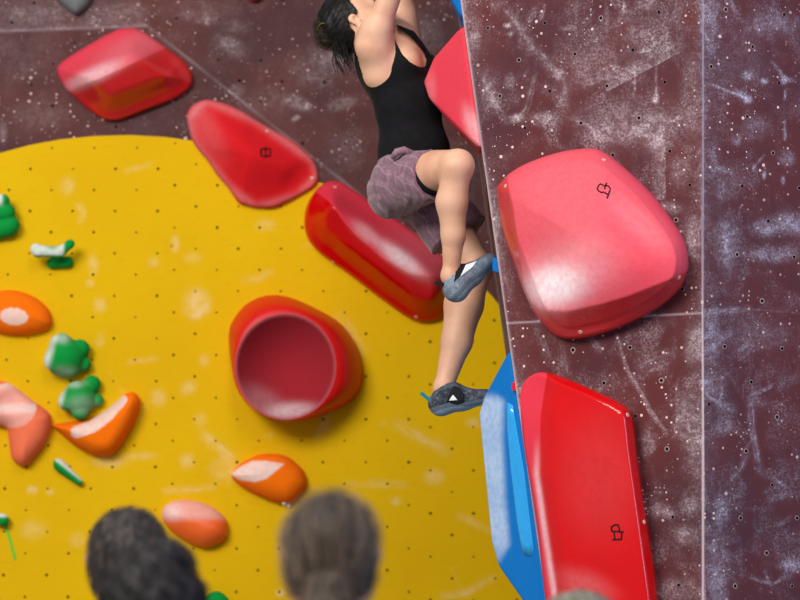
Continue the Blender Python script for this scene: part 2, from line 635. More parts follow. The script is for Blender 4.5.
# --- the free-standing prism on the right: front facet, turned side facet, return facet
def build_prism():
    Z0, Z1 = 0.0, 4.7
    zf = np.r_[np.linspace(Z0, 1.22, 14), np.arange(1.23, 3.42, 0.0034), np.linspace(3.43, Z1, 16)]
    # front facet A
    s = np.linspace(0, 1, 250)
    arp = np.array([arete(z) for z in zf])
    fo = np.stack([np.full_like(zf, FOLD0[0]), np.full_like(zf, FOLD0[1]), zf], 1)
    VA = arp[None] * (1 - s)[:, None, None] + fo[None] * s[:, None, None]
    nv = len(zf)
    VA = VA.reshape(-1, 3)
    FA = gridfaces(len(s), nv)
    # side facet B
    bu = np.r_[np.linspace(0, 0.52, 150), np.linspace(0.56, 2.4, 20)]
    VB = (fo[None] + bu[:, None, None] * B_dir).reshape(-1, 3)
    FB = gridfaces(len(bu), nv, len(VA))
    # return facet L (edge-on from the front) in depth
    dl = np.linspace(0, 1.5, 40)
    Ld = np.array([0.041, 1.0, 0])
    VL = (arp[None] + dl[:, None, None] * Ld).reshape(-1, 3)
    FL = gridfaces(len(dl), nv, len(VA) + len(VB), True)
    V = np.vstack([VA, VB, VL])
    X, Y = proj(V)
    C = np.zeros(len(V)); LN = np.zeros(len(V))
    nA, nB = len(VA), len(VA) + len(VB)
    a = np.arange(len(V)) < nA
    b = (np.arange(len(V)) >= nA) & (np.arange(len(V)) < nB)
    l = np.arange(len(V)) >= nB
    XA, YA = X[a], Y[a]; CA = np.zeros(nA); LA = np.zeros(nA)
    for pts, w, st in [
        ([(499, 4), (509, 11), (522, 30), (532, 47), (545, 60), (556, 72), (564, 85), (565, 107)], 5, .5),
        ([(490, 0), (494, 11)], 2.5, .3), ([(483, 75), (492, 96), (506, 121)], 4, .4),
        ([(534, 77), (526, 109), (513, 122)], 2.5, .4), ([(575, 82), (596, 81), (612, 74), (630, 77)], 7, .45),
        ([(639, 51), (649, 51)], 2, .8), ([(635, 60), (634, 97)], 1.3, .6), ([(656, 66), (656, 103)], 1.4, .6),
        ([(624, 3), (623, 15)], 1.3, .9), ([(669, 123), (681, 117)], 2, .7), ([(682, 3), (672, 25)], 4, .25),
        ([(592, 340), (600, 350)], 4, .4), ([(617, 335), (621, 350), (627, 370), (640, 392), (652, 415), (666, 433)], 2.2, .65),
        ([(676, 385), (679, 415), (674, 436)], 2, .4), ([(536, 322), (548, 355)], 4, .22), ([(562, 345), (566, 372)], 4, .25),
        ([(660, 365), (640, 366), (672, 355)], 6, .3), ([(572, 118), (590, 125), (600, 138)], 3, .35),
        ([(645, 455), (655, 440)], 4, .3), ([(520, 386), (526, 402)], 4, .6), ([(498, 190), (500, 240), (510, 300)], 4, .35),
        ([(576, 0), (575, 40)], 3, .15), ([(606, 0), (607, 45)], 1.5, .25), ([(535, 8), (530, 22)], 2, .5), ([(545, 5), (540, 20)], 2, .4),
        ([(560, 28), (575, 28)], 2, .5)]:
        stroke(CA, XA, YA, pts, w, st)
    blobs(CA, XA, YA, [(507, 25.6, 3.5, 2.5, .9), (510, 34, 3, 2.5, .7), (474, 39, 6, 10, .4), (517, 118, 7, 4, .8), (545, 119, 13, 7, .55), (510, 81, 5, 7, .25),
        (560, 75, 6, 5, .6), (655.5, 99, 3, 5, .9), (648, 2, 10, 7, .4), (657, 132, 18, 18, .5), (615, 135, 22, 10, .4), (604, 120, 30, 18, .18),
        (680, 170, 11, 14, .3), (694, 240, 9, 22, .5), (670, 208, 12, 6, .45), (690, 420, 14, 30, .45), (648, 440, 7, 13, .35),
        (697, 450, 8, 20, .4), (657, 510, 8, 8, .4), (668, 512, 6, 6, .6), (685, 535, 11, 9, .6), (690, 505, 9, 9, .35), (678, 590, 32, 12, .3),
        (695, 345, 9, 22, .5), (640, 40, 26, 30, .12), (585, 55, 24, 24, .15), (490, 95, 9, 18, .3), (640, 120, 40, 25, .2), (690, 100, 10, 40, .2)])
    sd = line_s(XA, YA, (610, 90), (692, 46))
    CA += np.where((sd > 0) & (XA > 606) & (XA < 692), .5 * np.exp(-sd / 9), 0) * sst((692 - XA) / 30)
    CA += np.where((XA < 665.5) & (XA > 645) & (YA > 135) & (YA < 200), .38 * sst((XA - 648) / 15), 0)
    CA += .3 * np.exp(-(703 - XA) / 6) * (0.6 + 0.4 * np.sin(YA / 23.0))
    LA += .95 * np.exp(-((703.0 - XA) / 1.1) ** 2)
    zz = VA[:, 2]
    arx = np.array([arete(z) for z in zf]); axp, ayp = proj(arx)
    da = XA - np.tile(axp, len(s))
    LA += .6 * np.exp(-(da / 1.6) ** 2)
    CA += .45 * np.exp(-(da / 7)) * (0.5 + 0.5 * np.sin(YA / 31.0 + 1))
    ys = 323 + (XA - 510) * (313 - 323) / 193
    LA += .5 * np.exp(-((YA - ys) / 1.0) ** 2)
    C[a] = CA * .85; LN[a] = LA
    XB, YB = X[b], Y[b]; CB = np.zeros(b.sum()); LB = np.zeros(b.sum())
    for pts, w, st in [
        ([(729, 0), (737, 16)], 3, .35), ([(710, 84), (730, 92), (750, 101)], 1.6, .8), ([(735, 90), (750, 98)], 2.2, .5), ([(772, 62), (785, 78)], 1.5, .7),
        ([(785, 90), (785, 99)], 1.2, .6), ([(785, 120), (785, 140)], 1.1, .7), ([(708, 178), (718, 168), (730, 173)], 2.4, .55), ([(719, 180), (719, 202)], 2.5, .35),
        ([(730, 332), (715, 345)], 3, .4), ([(740, 350), (745, 345)], 2, .8), ([(707, 395), (720, 403), (732, 411)], 4, .4), ([(750, 396), (772, 386)], 2, .5),
        ([(750, 402), (752, 430), (759, 467)], 3.5, .55), ([(747, 455), (740, 470), (732, 478)], 3, .4), ([(770, 500), (790, 494)], 3, .4), ([(772, 477), (785, 487)], 2.5, .5),
        ([(765, 572), (771, 585), (785, 577)], 1.8, .5), ([(750, 577), (770, 583)], 2, .35), ([(703, 313), (748, 309)], 3.5, .5), ([(748, 309), (800, 313)], 1.2, .2),
        ([(778, 525), (790, 517)], 2, .4), ([(742, 455), (752, 440)], 2, .3), ([(754, 168), (764, 155)], 1.2, .5)]:
        stroke(CB, XB, YB, pts, w, st)
    blobs(CB, XB, YB, [(770, 25, 26, 12, .3), (710, 20, 8, 30, .35), (748, 100, 4, 4, .6), (784, 80, 3.5, 4, .9), (747, 75, 6, 5, .5), (765, 81, 4, 3, .8), (790, 80, 4, 2.5, .7),
        (737, 140, 5, 6, .35), (755, 128, 14, 12, .2), (730, 184, 14, 14, .2), (727, 244, 10, 24, .5), (790, 224, 18, 10, .55), (764, 228, 14, 8, .45), (772, 254, 26, 8, .45), (787, 158, 8, 8, .35),
        (754, 168, 2, 3, .7), (764, 175, 2, 4, .7), (783, 180, 2, 4, .8), (725, 426, 8, 8, .3), (722, 510, 7, 13, .55), (718, 570, 10, 44, .42), (792, 565, 12, 6, .5), (712, 385, 12, 12, .3),
        (735, 60, 30, 30, .1), (760, 335, 30, 14, .2), (712, 340, 9, 20, .4)])
    CB += .22 * np.exp(-(XB - 703) / 9)
    LB += .6 * np.exp(-((XB - 703.0) / 0.7) ** 2)
    C[b] = CB; LN[b] = LB
    C[l] = .35
    LN[l] = .8 * np.exp(-(np.repeat(dl, nv) / 0.02) ** 2)
    # bolt holes, as measured on the two facets
    hA = [(488, 28), (545, 23), (601, 18), (659, 12), (519, 60), (575, 54), (633, 50), (500, 96), (550, 91), (607, 86), (665, 82), (525, 128), (581, 123), (639, 118), (670, 151), (613, 155),
          (676, 220), (573, 350), (630, 347.5), (604, 383), (661.5, 380.5), (635.5, 416), (667, 449), (673, 517), (679, 585), (690, 185), (682.5, 289)]
    hB = [(725.6, 9.6), (784, 14.4), (752.5, 46.7), (711, 66.7), (747, 116.5), (773, 153), (778.7, 83), (742, 186), (768, 221), (737, 254.5), (794, 257), (799, 188), (724.5, 346.5), (782, 348.5), (751, 382),
          (777, 417), (746, 451), (772, 485), (740.5, 518), (797, 518), (766.5, 553), (735, 586), (792, 586), (762, 301), (709, 404)]
    V1, F1, m1 = holes([PA.at(x, y) for x, y in hA], A_n)
    V2, F2, m2 = holes([PB.at(x, y) for x, y in hB], B_n)
    nb = len(V)
    faces = FA.tolist() + FB.tolist() + FL.tolist()
    fm = [0] * len(FA) + [3] * len(FB) + [0] * len(FL)
    faces += [tuple(i + nb for i in f) for f in F1]; fm += m1
    faces += [tuple(i + nb + len(V1) for i in f) for f in F2]; fm += m2
    V = np.vstack([V, V1, V2])
    C = np.r_[C, np.zeros(len(V1) + len(V2))]; LN = np.r_[LN, np.zeros(len(V1) + len(V2))]
    # closing faces behind
    o = len(V)
    A0, A1 = arete(Z0) + 1.5 * Ld, arete(Z1) + 1.5 * Ld
    B0, B1 = fo[0] + 2.4 * B_dir, fo[-1] + 2.4 * B_dir
    G0, G1 = B0 + np.array([0, 1.3, 0]), B1 + np.array([0, 1.3, 0])
    T0, T1, T2 = arete(Z1), fo[-1], A1
    V = np.vstack([V, A0, A1, G1, G0, B0, B1, T0, T1])
    faces += [(o + 3, o + 2, o + 1, o), (o + 4, o + 5, o + 2, o + 3), (o + 6, o + 7, o + 5, o + 2, o + 1)]; fm += [0, 0, 0]
    C = np.r_[C, np.zeros(8)]; LN = np.r_[LN, np.zeros(8)]
    w = npmesh('wall_right', V, faces, [M['wallA'], M['hole'], M['holering'], M['wallB']], origin=(FOLD0[0], FOLD0[1], 0), fmat=fm, attrs={'chalk': np.clip(C, 0, 1), 'line': np.clip(LN, 0, 1)}, smooth=False)
    tag(w, kind='structure')
    return w


wall_right = build_prism()

# --- main wall with the two facets above it leaning back
YB_PTS = [(-400, 420), (-120, 215), (-60, 180), (0, 153), (30, 145), (60, 139.5), (95, 136), (130, 135), (165, 137), (195, 141), (230, 150), (265, 163), (300, 176), (330, 186), (360, 200), (384, 213), (408, 228), (432, 244), (455, 262), (475, 279), (492, 296), (530, 345), (580, 440), (620, 700)]
DG0, DG1 = (147.0, 26.0), (440.0, 258.0)
HZ0, HZ1 = (-60.0, 33.5), (147.0, 26.0)


def build_main():
    def uv(x, y):
        p = PM.at(x, y) - M_o
        return p @ M_u, p[2]
    u0, _ = uv(-25, 300); u1, _ = uv(575, 300)
    z0 = PM.at(250, 620)[2]; z1 = PM.at(250, -25)[2]
    ug = np.r_[np.linspace(-7, u0 - .05, 24), np.arange(u0, u1, 0.008), np.linspace(u1 + .03, 8.5, 24)]
    zg = np.r_[np.linspace(0, z0 - .03, 12), np.arange(z0, z1, 0.008), np.linspace(z1 + .05, 5.6, 22)]
    Ug, Zg = np.meshgrid(ug, zg, indexing='ij')
    V = (M_o * np.array([1, 1, 0]))[None] + Ug.reshape(-1, 1) * M_u + Zg.reshape(-1, 1) * np.array([0, 0, 1.0])
    X, Y = proj(V)
    # fold: distances measured in the wall plane
    def pl(p):
        q = PM.at(*p) - M_o; return np.array([q @ M_u, q[2] + M_o[2]])
    a, b = pl(DG0), pl(DG1); h0, h1 = pl(HZ0), pl(HZ1)
    def sd(a, b):
        d = nrm(b - a)
        return -(Ug.ravel() - a[0]) * d[1] + (Zg.ravel() - a[1]) * d[0]
    dR, dU = sd(a, b), sd(h0, h1)
    hgt = np.minimum(0, np.minimum(-0.16 * dR, -0.30 * dU))
    V = V + hgt[:, None] * M_n
    C = np.zeros(len(V)); LN = np.zeros(len(V))
    bp = YB_PTS + [(620, 1200), (-400, 1200)]
    paint = sdist(X, Y, bp)
    view = (X > -60) & (X < 620) & (Y > -60) & (Y < 660)
    Xv, Yv = X[view], Y[view]; c = np.zeros(view.sum())
    for pts, w, s in [([(205, 435), (215, 445), (232, 459)], 6, .5), ([(165, 491), (190, 490), (212, 487)], 3.5, .55), ([(130, 362), (155, 359)], 3, .4), ([(398, 424), (423, 439), (445, 450)], 6, .45),
                      ([(346, 484), (405, 485)], 3.5, .35), ([(460, 516), (489, 530)], 3.5, .5), ([(443, 596), (467, 593), (480, 585), (493, 578)], 3.5, .6), ([(245, 280), (258, 279), (270, 272)], 4, .4),
                      ([(125, 171), (150, 165)], 3, .35), ([(340, 320), (352, 335), (360, 350)], 7, .4), ([(78, 205), (83, 213), (80, 221)], 3, .5), ([(318, 435), (326, 428), (326, 415)], 4, .55),
                      ([(186, 312), (196, 316), (207, 308)], 4, .5), ([(180, 16), (215, 19)], 5, .35), ([(330, 45), (350, 60)], 8, .25), ([(305, 75), (330, 82)], 4, .3)]:
        stroke(c, Xv, Yv, pts, w, s)
    blobs(c, Xv, Yv, [(197, 303, 12, 13, .6), (67, 186, 7, 8, .4), (175, 244, 4, 8, .5), (153, 262, 6, 5, .3), (93, 265, 5, 9, .4), (100, 305, 6, 7, .4), (90, 283, 4, 4, .4), (193, 258, 8, 6, .25), (265, 225, 9, 6, .35),
        (285, 190, 8, 4, .25), (158, 398, 7, 8, .45), (188, 388, 8, 6, .45, -30), (187, 461, 7, 7, .5), (110, 462, 16, 6, .45), (140, 456, 16, 4, .3), (434, 477, 9, 7, .5), (396, 501, 5, 4, .5), (281, 593, 5, 4, .6),
        (200, 420, 6, 8, .25), (225, 470, 14, 12, .35), (204, 360, 5, 6, .3), (100, 340, 4, 6, .4), (290, 155, 10, 6, .3), (473, 423, 7, 5, .4), (33, 530, 12, 9, .3), (78, 540, 8, 7, .3), (32, 490, 5, 4, .6), (50, 492, 4, 3, .4),
        (230, 45, 16, 9, .5, 30), (235, 25, 10, 6, .35), (297, 102, 14, 7, .6, 20), (307, 105.5, 2.6, 2.6, 1.0), (342, 102, 14, 6, .5, -15), (312, 67, 26, 20, .22), (237, 90, 8, 6, .45), (336, 56, 20, 14, .3), (297, 117, 3, 2.5, .8), (293, 119, 2, 2, .7),
        (207, 20, 2.5, 4, .7), (95, 22, 4, 4, .8), (3, 133, 4, 10, .5), (270, 100, 22, 14, .18), (390, 40, 25, 30, .15), (425, 30, 20, 20, .22), (345, 150, 20, 18, .2), (120, 10, 30, 8, .25), (40, 12, 40, 10, .25), (20, 60, 30, 20, .12), (40, 115, 30, 14, .2), (200, 8, 30, 10, .2)])
    up = (dU[view] > 0) & (dR[view] < 0.6 * dU[view])
    c += np.where(up, .12, 0)
    hz = line_s(Xv, Yv, HZ0, HZ1)
    c += np.where((Xv < 150) & (hz > 0), .3 * np.exp(-hz / 5), 0)
    ln = np.zeros(view.sum())
    dgd = np.abs(line_s(Xv, Yv, DG0, DG1))
    pv = paint[view]
    ln += np.where((Xv > 147), .4, 0) * np.exp(-(dgd / 0.9) ** 2) * (0.4 + .6 * np.sin(Xv / 17.0) ** 2)
    ln += np.where((Xv < 147), .25, 0) * np.exp(-(hz / 1.2) ** 2)
    C[view] = c; LN[view] = ln
    # bolt holes: 0.2 m staggered lattice, panel by panel
    pts = []; pm = []
    nrm_up = M_n
    for (ax, ay, xa, xb) in ((73.0, 168.8, -30, 158), (174.8, 185.2, 158, 420), (430, 172, 420, 560)):
        p0 = pl((ax, ay))
        for r in range(-14, 30):
            for k in range(-12, 14):
                uu = p0[0] + 0.2 * k + (0.1 if r % 2 else 0); zz = p0[1] - 0.1 * r
                P = (M_o * np.array([1, 1, 0])) + uu * M_u + zz * np.array([0, 0, 1.0])
                x, y = proj(P)
                if not (xa <= x < xb and -25 < y < 625): continue
                s = sdist(np.array([x]), np.array([y]), bp)[0]
                a1 = -(uu - a[0]) * nrm(b - a)[1] + (zz - a[1]) * nrm(b - a)[0]
                a2 = -(uu - h0[0]) * nrm(h1 - h0)[1] + (zz - h0[1]) * nrm(h1 - h0)[0]
                if s < 2 and (random.random() < 0.6): continue
                P = P + min(0, -0.16 * a1, -0.30 * a2) * M_n + 0.001 * M_n
                pts.append(P); pm.append(1 if s > 0 else 2)
    Vh = []; Fh = []; FMh = []
    s_ = nrm(np.cross([0, 0, 1.0], M_n)); t_ = np.cross(M_n, s_)
    for P, m in zip(pts, pm):
        o = len(Vh); r = random.uniform(.004, .0072)
        for q, h in ((r * 1.15, -0.004), (r, 0.0015)):
            for k in range(9):
                an = 2 * math.pi * k / 9
                Vh.append(P + M_n * h + q * (math.cos(an) * s_ + math.sin(an) * t_))
        for k in range(9):
            Fh.append((o + k, o + (k + 1) % 9, o + 9 + (k + 1) % 9, o + 9 + k)); FMh.append(m)
        Fh.append(tuple(o + 9 + k for k in range(9))); FMh.append(m)
    F = gridfaces(len(ug), len(zg))
    nb = len(V)
    V = np.vstack([V, np.array(Vh)])
    z = np.zeros(len(Vh))
    faces = F.tolist() + [tuple(i + nb for i in f) for f in Fh]
    w = npmesh('wall_back', V, faces, [M['wallM'], M['holeY'], M['hole']], origin=(M_o[0], M_o[1], 0), rotz=-TM, fmat=[0] * len(F) + FMh,
               attrs={'chalk': np.clip(np.r_[C, z], 0, 1), 'line': np.clip(np.r_[LN, z], 0, 1), 'paint': np.r_[paint, z - 9]}, smooth=False)
    tag(w, kind='structure')


build_main()

# floor
V = [(-9, -2, 0), (9, -2, 0), (9, 13.5, 0), (-9, 13.5, 0), (-9, -2, -.3), (9, -2, -.3), (9, 13.5, -.3), (-9, 13.5, -.3)]
fl = npmesh('floor', V, [(0, 1, 2, 3), (7, 6, 5, 4), (0, 4, 5, 1), (1, 5, 6, 2), (2, 6, 7, 3), (3, 7, 4, 0)], M['mat'], origin=(0, 5, 0), smooth=False)
tag(fl, kind='structure')


# ------------------------------------------------------------------ climbing holds
def hold(name, outline, plane, hfun, mat, label, cat='climbing hold', matte=None, chalk=None, N=150, T=30, group=None, center=None, smooth=True, polar=False):
    out = resample(outline, N, smooth)
    c = np.array(center) if center is not None else out.mean(0)
    ts = 1 - (1 - np.linspace(1, 0, T)) ** 1.0
    tt = (np.linspace(0, 1, T) ** 1.7)[::-1][:, None]           # 1 -> 0
    tt = 1 - (np.linspace(0, 1, T) ** 1.5)[:, None]
    px = np.concatenate([np.stack([c[0] + (out[:, 0] - c[0]) * t, c[1] + (out[:, 1] - c[1]) * t], -1)[None] for t in tt[:-1, 0]], 0)
    X = np.r_[px[..., 0].ravel(), c[0]]; Y = np.r_[px[..., 1].ravel(), c[1]]
    d = seg_dist(X, Y, out)
    d[:N] = 0
    if polar:
        rl = np.linalg.norm(out - c, axis=1).mean()
        tt_ = np.r_[np.repeat(tt[:-1, 0], N), 0.0]
        H = hfun(X, Y, d, (1 - tt_) * rl)
    else:
        H = hfun(X, Y, d)
    base = plane.at(X, Y)
    towards = nrm(CAM - plane.at(*c))
    V = base + towards * H[:, None]
    sk = base[:N] - plane.n * 0.012
    V = np.vstack([V, sk])
    R = T - 1
    F = []
    for r in range(R - 1):
        for i in range(N):
            j = (i + 1) % N
            F.append((r * N + i, (r + 1) * N + i, (r + 1) * N + j, r * N + j))
    cc = R * N
    for i in range(N): F.append(((R - 1) * N + i, cc, (R - 1) * N + (i + 1) % N))
    for i in range(N):
        j = (i + 1) % N
        F.append((cc + 1 + i, i, j, cc + 1 + j))
    mt = matte(X, Y) if matte is not None else np.full(len(X), 5.0)
    ck = chalk(X, Y) if chalk is not None else np.zeros(len(X))
    at = {'matte': np.r_[mt, mt[:N]], 'chalk': np.clip(np.r_[ck, ck[:N]], 0, 1)}
    o = npmesh(name, V, F, mat, origin=plane.at(*c), attrs=at)
    tag(o, label, cat, group)
    return o


def tent(s, wu, wd):
    return np.where(s > 0, sat(1 - s / wu), sat(1 + s / wd))


# big pink-red volume on the front facet
R1_OUT = [(496.5, 192), (499, 184), (507.5, 175), (527.6, 163), (560.6, 152), (590, 148.5), (604.6, 152.7), (623, 166.6), (652, 194), (678, 229), (687, 251), (687, 273), (678, 291), (656, 309.5), (619, 328), (582.6, 338.5), (560.6, 338), (546, 328), (531, 307.7), (513, 262), (502, 229)]
R1_IN = [(507.5, 177), (515, 210), (520, 251), (527, 290), (533, 302), (541, 309), (568, 310), (600, 303), (627, 295), (660, 282), (686, 271), (720, 250), (650, 100), (500, 100)]


def h_R1(X, Y, d, dp):
    di = sdist(X, Y, R1_IN)
    steep = sat((di + 24) / 24)
    h = 0.012 + 0.05 * dome(d / 9) + 0.07 * steep * sat(d / 14)
    h += 0.12 * sst(dp / 92)
    h -= 0.028 * blob(X, Y, 610, 235, 60, 38, -25)
    return h * sat(d / 3 + .35)


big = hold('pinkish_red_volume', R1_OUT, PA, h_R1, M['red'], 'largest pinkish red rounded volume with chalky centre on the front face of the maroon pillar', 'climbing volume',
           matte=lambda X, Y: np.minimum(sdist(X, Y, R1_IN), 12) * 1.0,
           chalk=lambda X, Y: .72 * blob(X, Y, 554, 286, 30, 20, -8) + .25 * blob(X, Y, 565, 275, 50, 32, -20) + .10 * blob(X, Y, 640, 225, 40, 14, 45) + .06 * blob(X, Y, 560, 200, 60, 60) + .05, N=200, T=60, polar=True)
for x, y in ((604, 160), (505.5, 186), (679, 277.5), (580.5, 332)):
    screw(big, x, y, big)


def tf(pts, cx, cy, sx, sy, ang, x0, y0):
    a = math.radians(ang); r = []
    for px, py in pts:
        qx, qy = px * sx, py * sy
        r.append((x0 + qx * math.cos(a) - qy * math.sin(a), y0 + qx * math.sin(a) + qy * math.cos(a)))
    return r


# printed maker's mark, traced (zoom coordinates /16 + offset)
z = lambda pts: [(580 + x / 16, 170 + y / 16) for x, y in pts]
print_lines('printed_mark', big, [z([(428, 205), (405, 245), (395, 310)]), z([(395, 260), (330, 220), (300, 245), (275, 300), (295, 335), (345, 362), (375, 352)]), z([(405, 245), (450, 255), (488, 300), (455, 395), (430, 455)]), z([(375, 352), (450, 395)])], M['logo'], 0.0026, big)

# glossy red slab lower right
R2_OUT = [(520.4, 396), (522, 387), (527, 379), (535, 374), (543, 372.5), (560, 376), (580, 384), (597.5, 391.7), (615, 400), (627, 408), (632, 416), (635, 435), (637, 454), (643, 496), (649.6, 537.5), (656, 583), (660, 640), (655, 690), (640, 700), (580, 702), (562, 695), (556, 665), (545, 596), (537, 525), (526.7, 462.5), (521.7, 425)]
R2_L = [(547.5, 360), (547, 376), (541, 417), (540, 475), (549, 537), (558, 596), (566, 650), (580, 702)]


def h_R2(X, Y, d):
    xl = np.interp(Y, [p[1] for p in R2_L], [p[0] for p in R2_L])
    xi = X - xl                                    # right of the crease
    left = 0.11 * sat((xi + 28) / 42)
    right = 0.11 * sat(.35 + .65 * (654 - X + (Y - 560) * 0.135) / 13)
    top = 0.11 * sat(.45 + .55 * d / 9)
    def sm(a, b, k=.05):
        q = np.clip(.5 + .5 * (b - a) / k, 0, 1); return b * (1 - q) + a * q - k * q * (1 - q)
    h = np.maximum(0, sm(sm(left, top, .022), right, .02))
    h = h + 0.006 * sst(xi / 60) * sst(d / 40)
    h = h - .040 * np.exp(-(np.hypot(X - 550, Y - 384) / 40) ** 2)
    return 0.012 + np.maximum(h, 0) * sat(d / 2 + 0.1)


slab = hold('red_slab_volume', R2_OUT, PA, h_R2, M['red'], 'tall glossy red slab volume bolted low on the front face of the maroon pillar', 'climbing volume',
            matte=lambda X, Y: np.clip(np.interp(Y, [p[1] for p in R2_L], [p[0] for p in R2_L]) - X, -4, 4), N=220, T=50, center=(590, 530),
            chalk=lambda X, Y: (.55) * np.exp(-((X - np.interp(Y, [p[1] for p in R2_L], [p[0] for p in R2_L]) + 3) / 3.0) ** 2) * sst((Y - 430) / 60) + .03 * blob(X, Y, 600, 480, 40, 60) + .10 * blob(X, Y, 585, 585, 30, 14, 20))  # bright edge highlight along the crease painted in through chalk, faint chalk elsewhere
zz_ = lambda pts: [(595 + x / 15, 510 + y / 15) for x, y in pts]
print_lines('printed_mark', slab, [zz_([(255, 320), (245, 260), (290, 222), (345, 222), (365, 270), (365, 320), (255, 322)]), zz_([(285, 330), (300, 440)]), zz_([(265, 445), (400, 440), (400, 335)]), zz_([(360, 328), (430, 328)])], M['logo'], 0.003, slab)
for x, y in ((627.5, 415), (644, 522)):
    screw(slab, x, y, slab)

# back wall reds
def h1(X, Y, d):
    s = line_s(X, Y, (70, 91), (168, 47))
    return 0.015 * sat(d / 2) + 0.035 * dome(d / 8) + 0.20 * tent(s, 52, 74) * sst(d / 30)


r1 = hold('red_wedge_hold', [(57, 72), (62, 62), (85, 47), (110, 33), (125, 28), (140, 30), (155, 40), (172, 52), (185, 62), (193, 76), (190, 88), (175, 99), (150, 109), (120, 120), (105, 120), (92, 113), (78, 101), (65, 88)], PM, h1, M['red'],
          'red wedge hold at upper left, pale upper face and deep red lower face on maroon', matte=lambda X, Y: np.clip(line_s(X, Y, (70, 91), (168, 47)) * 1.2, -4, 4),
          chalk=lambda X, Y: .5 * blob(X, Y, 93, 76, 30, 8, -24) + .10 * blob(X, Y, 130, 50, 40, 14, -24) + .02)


def h2(X, Y, d, dp):
    return 0.014 * sat(d / 2) + 0.03 * dome(d / 7) + 0.11 * sst(dp / 56) - 0.02 * blob(X, Y, 300, 178, 20, 12, -40)


r2 = hold('red_teardrop_hold', [(187, 120), (188.5, 111), (193, 105), (206, 99.8), (223, 103), (240, 110), (256, 120), (275, 131), (293, 141), (306, 152), (314.4, 161.5), (318.7, 174.5), (315.5, 185.4), (299, 196), (285, 203), (273, 208), (256, 208), (247, 206), (238.5, 202.7), (227.7, 187.5), (217, 175), (208, 161.5), (193, 142)], PM, h2, M['redsand'], polar=True, label='red sanded teardrop hold straddling the maroon and yellow paint, between two other red holds', chalk=lambda X, Y: .08 * blob(X, Y, 203, 125, 14, 40, -30) + .16 * np.exp(-(np.abs(sdist(X, Y, [(187, 120), (206, 100), (256, 120), (314, 161), (318, 175), (299, 196), (256, 208), (228, 187), (193, 142)])) / 5) ** 2))
print_lines('printed_mark', r2, [[(261, 149), (270, 149), (270, 156), (261, 156), (261, 149)], [(265.5, 147), (265.5, 158)]], M['logo'], 0.0045, r2)
for x, y in ((312, 178), (267, 131)):
    screw(r2, x, y, r2, 0.008)


R3 = [(318, 193), (333, 205), (345.7, 223), (359, 237), (383, 258), (410, 272.7), (441.7, 278), (470, 278)]


def s3(X, Y):
    return np.interp(X, [p[0] for p in R3], [p[1] for p in R3]) - Y


def h3(X, Y, d):
    s = s3(X, Y)
    return 0.014 * sat(d / 2) + 0.035 * dome(d / 8) + 0.19 * tent(s * .8, 62, 62) * sst(d / 26)


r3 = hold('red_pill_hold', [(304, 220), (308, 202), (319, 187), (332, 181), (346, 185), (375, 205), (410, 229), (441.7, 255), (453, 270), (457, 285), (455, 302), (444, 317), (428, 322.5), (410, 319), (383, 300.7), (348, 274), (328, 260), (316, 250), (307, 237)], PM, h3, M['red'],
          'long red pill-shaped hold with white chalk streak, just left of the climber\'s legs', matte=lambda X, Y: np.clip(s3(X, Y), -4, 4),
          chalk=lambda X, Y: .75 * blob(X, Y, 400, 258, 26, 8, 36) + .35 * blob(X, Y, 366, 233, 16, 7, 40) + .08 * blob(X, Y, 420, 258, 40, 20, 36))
for x, y in ((335, 187), (416, 317), (333, 262)):
    screw(r3, x, y, r3, 0.008)

# red cup
def cup():
    out = resample([(229, 333), (235, 317), (248, 303), (267, 295.5), (288, 297), (315, 308), (341, 324), (357, 347), (362.7, 368), (361, 387), (349, 403), (328, 413), (307, 419.5), (280, 419.5), (253, 408), (237, 389), (231, 363)], 128)
    cx, cy, rx, ry = 285.5, 366.5, 50, 52.5
    a0 = np.arctan2(out[:, 1] - cy, out[:, 0] - cx)
    rim = np.stack([cx + rx * np.cos(a0), cy + ry * np.sin(a0)], 1)
    tow = nrm(CAM - PM.at(285, 366))
    ax = nrm(tow + 0.12 * np.array([-1, 0, 0]))
    rings = []; mt = []; ck = []
    def add(P, h, m, c=0.0):
        rings.append(PM.at(P[:, 0], P[:, 1]) + tow * h); mt.append(np.full(len(P), m)); ck.append(c * np.ones(len(P)))
    add(out, -.012, -4)
    for k in range(0, 13):
        t = k / 12
        tt = t ** 1.15
        add(out * (1 - tt) + rim * tt, 0.01 + 0.22 * math.sin(t * math.pi / 2) ** .85, -4, .0)
    c = np.array([cx, cy])
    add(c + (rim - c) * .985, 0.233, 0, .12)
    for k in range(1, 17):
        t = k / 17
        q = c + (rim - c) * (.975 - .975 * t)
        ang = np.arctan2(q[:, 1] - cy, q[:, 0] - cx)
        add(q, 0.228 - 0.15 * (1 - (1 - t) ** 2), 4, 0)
        X, Y = q[:, 0], q[:, 1]
        ck[-1] = .5 * blob(X, Y, 292, 410, 24, 8, -4) + .16 * blob(X, Y, 262, 402, 26, 14, 30) + .015
    N = 128
    V = np.vstack(rings)
    F = []
    for r in range(len(rings) - 1):
        for i in range(N):
            j = (i + 1) % N
            F.append((r * N + i, (r + 1) * N + i, (r + 1) * N + j, r * N + j))
    F.append(tuple((len(rings) - 1) * N + i for i in range(N))[::-1])
    o = npmesh('red_cup_hold', V, F, M['redbowl'], origin=PM.at(285, 366), attrs={'matte': np.concatenate(mt), 'chalk': np.concatenate(ck)})
    return tag(o, 'round red cup-shaped hold with a hollow dark bowl in the middle of the yellow wall', 'climbing hold')


cup()

# orange holds
def simple_dome(Hm, w=16, p=None):
    def f(X, Y, d):
        return 0.008 + Hm * dome(d / w)
    return f


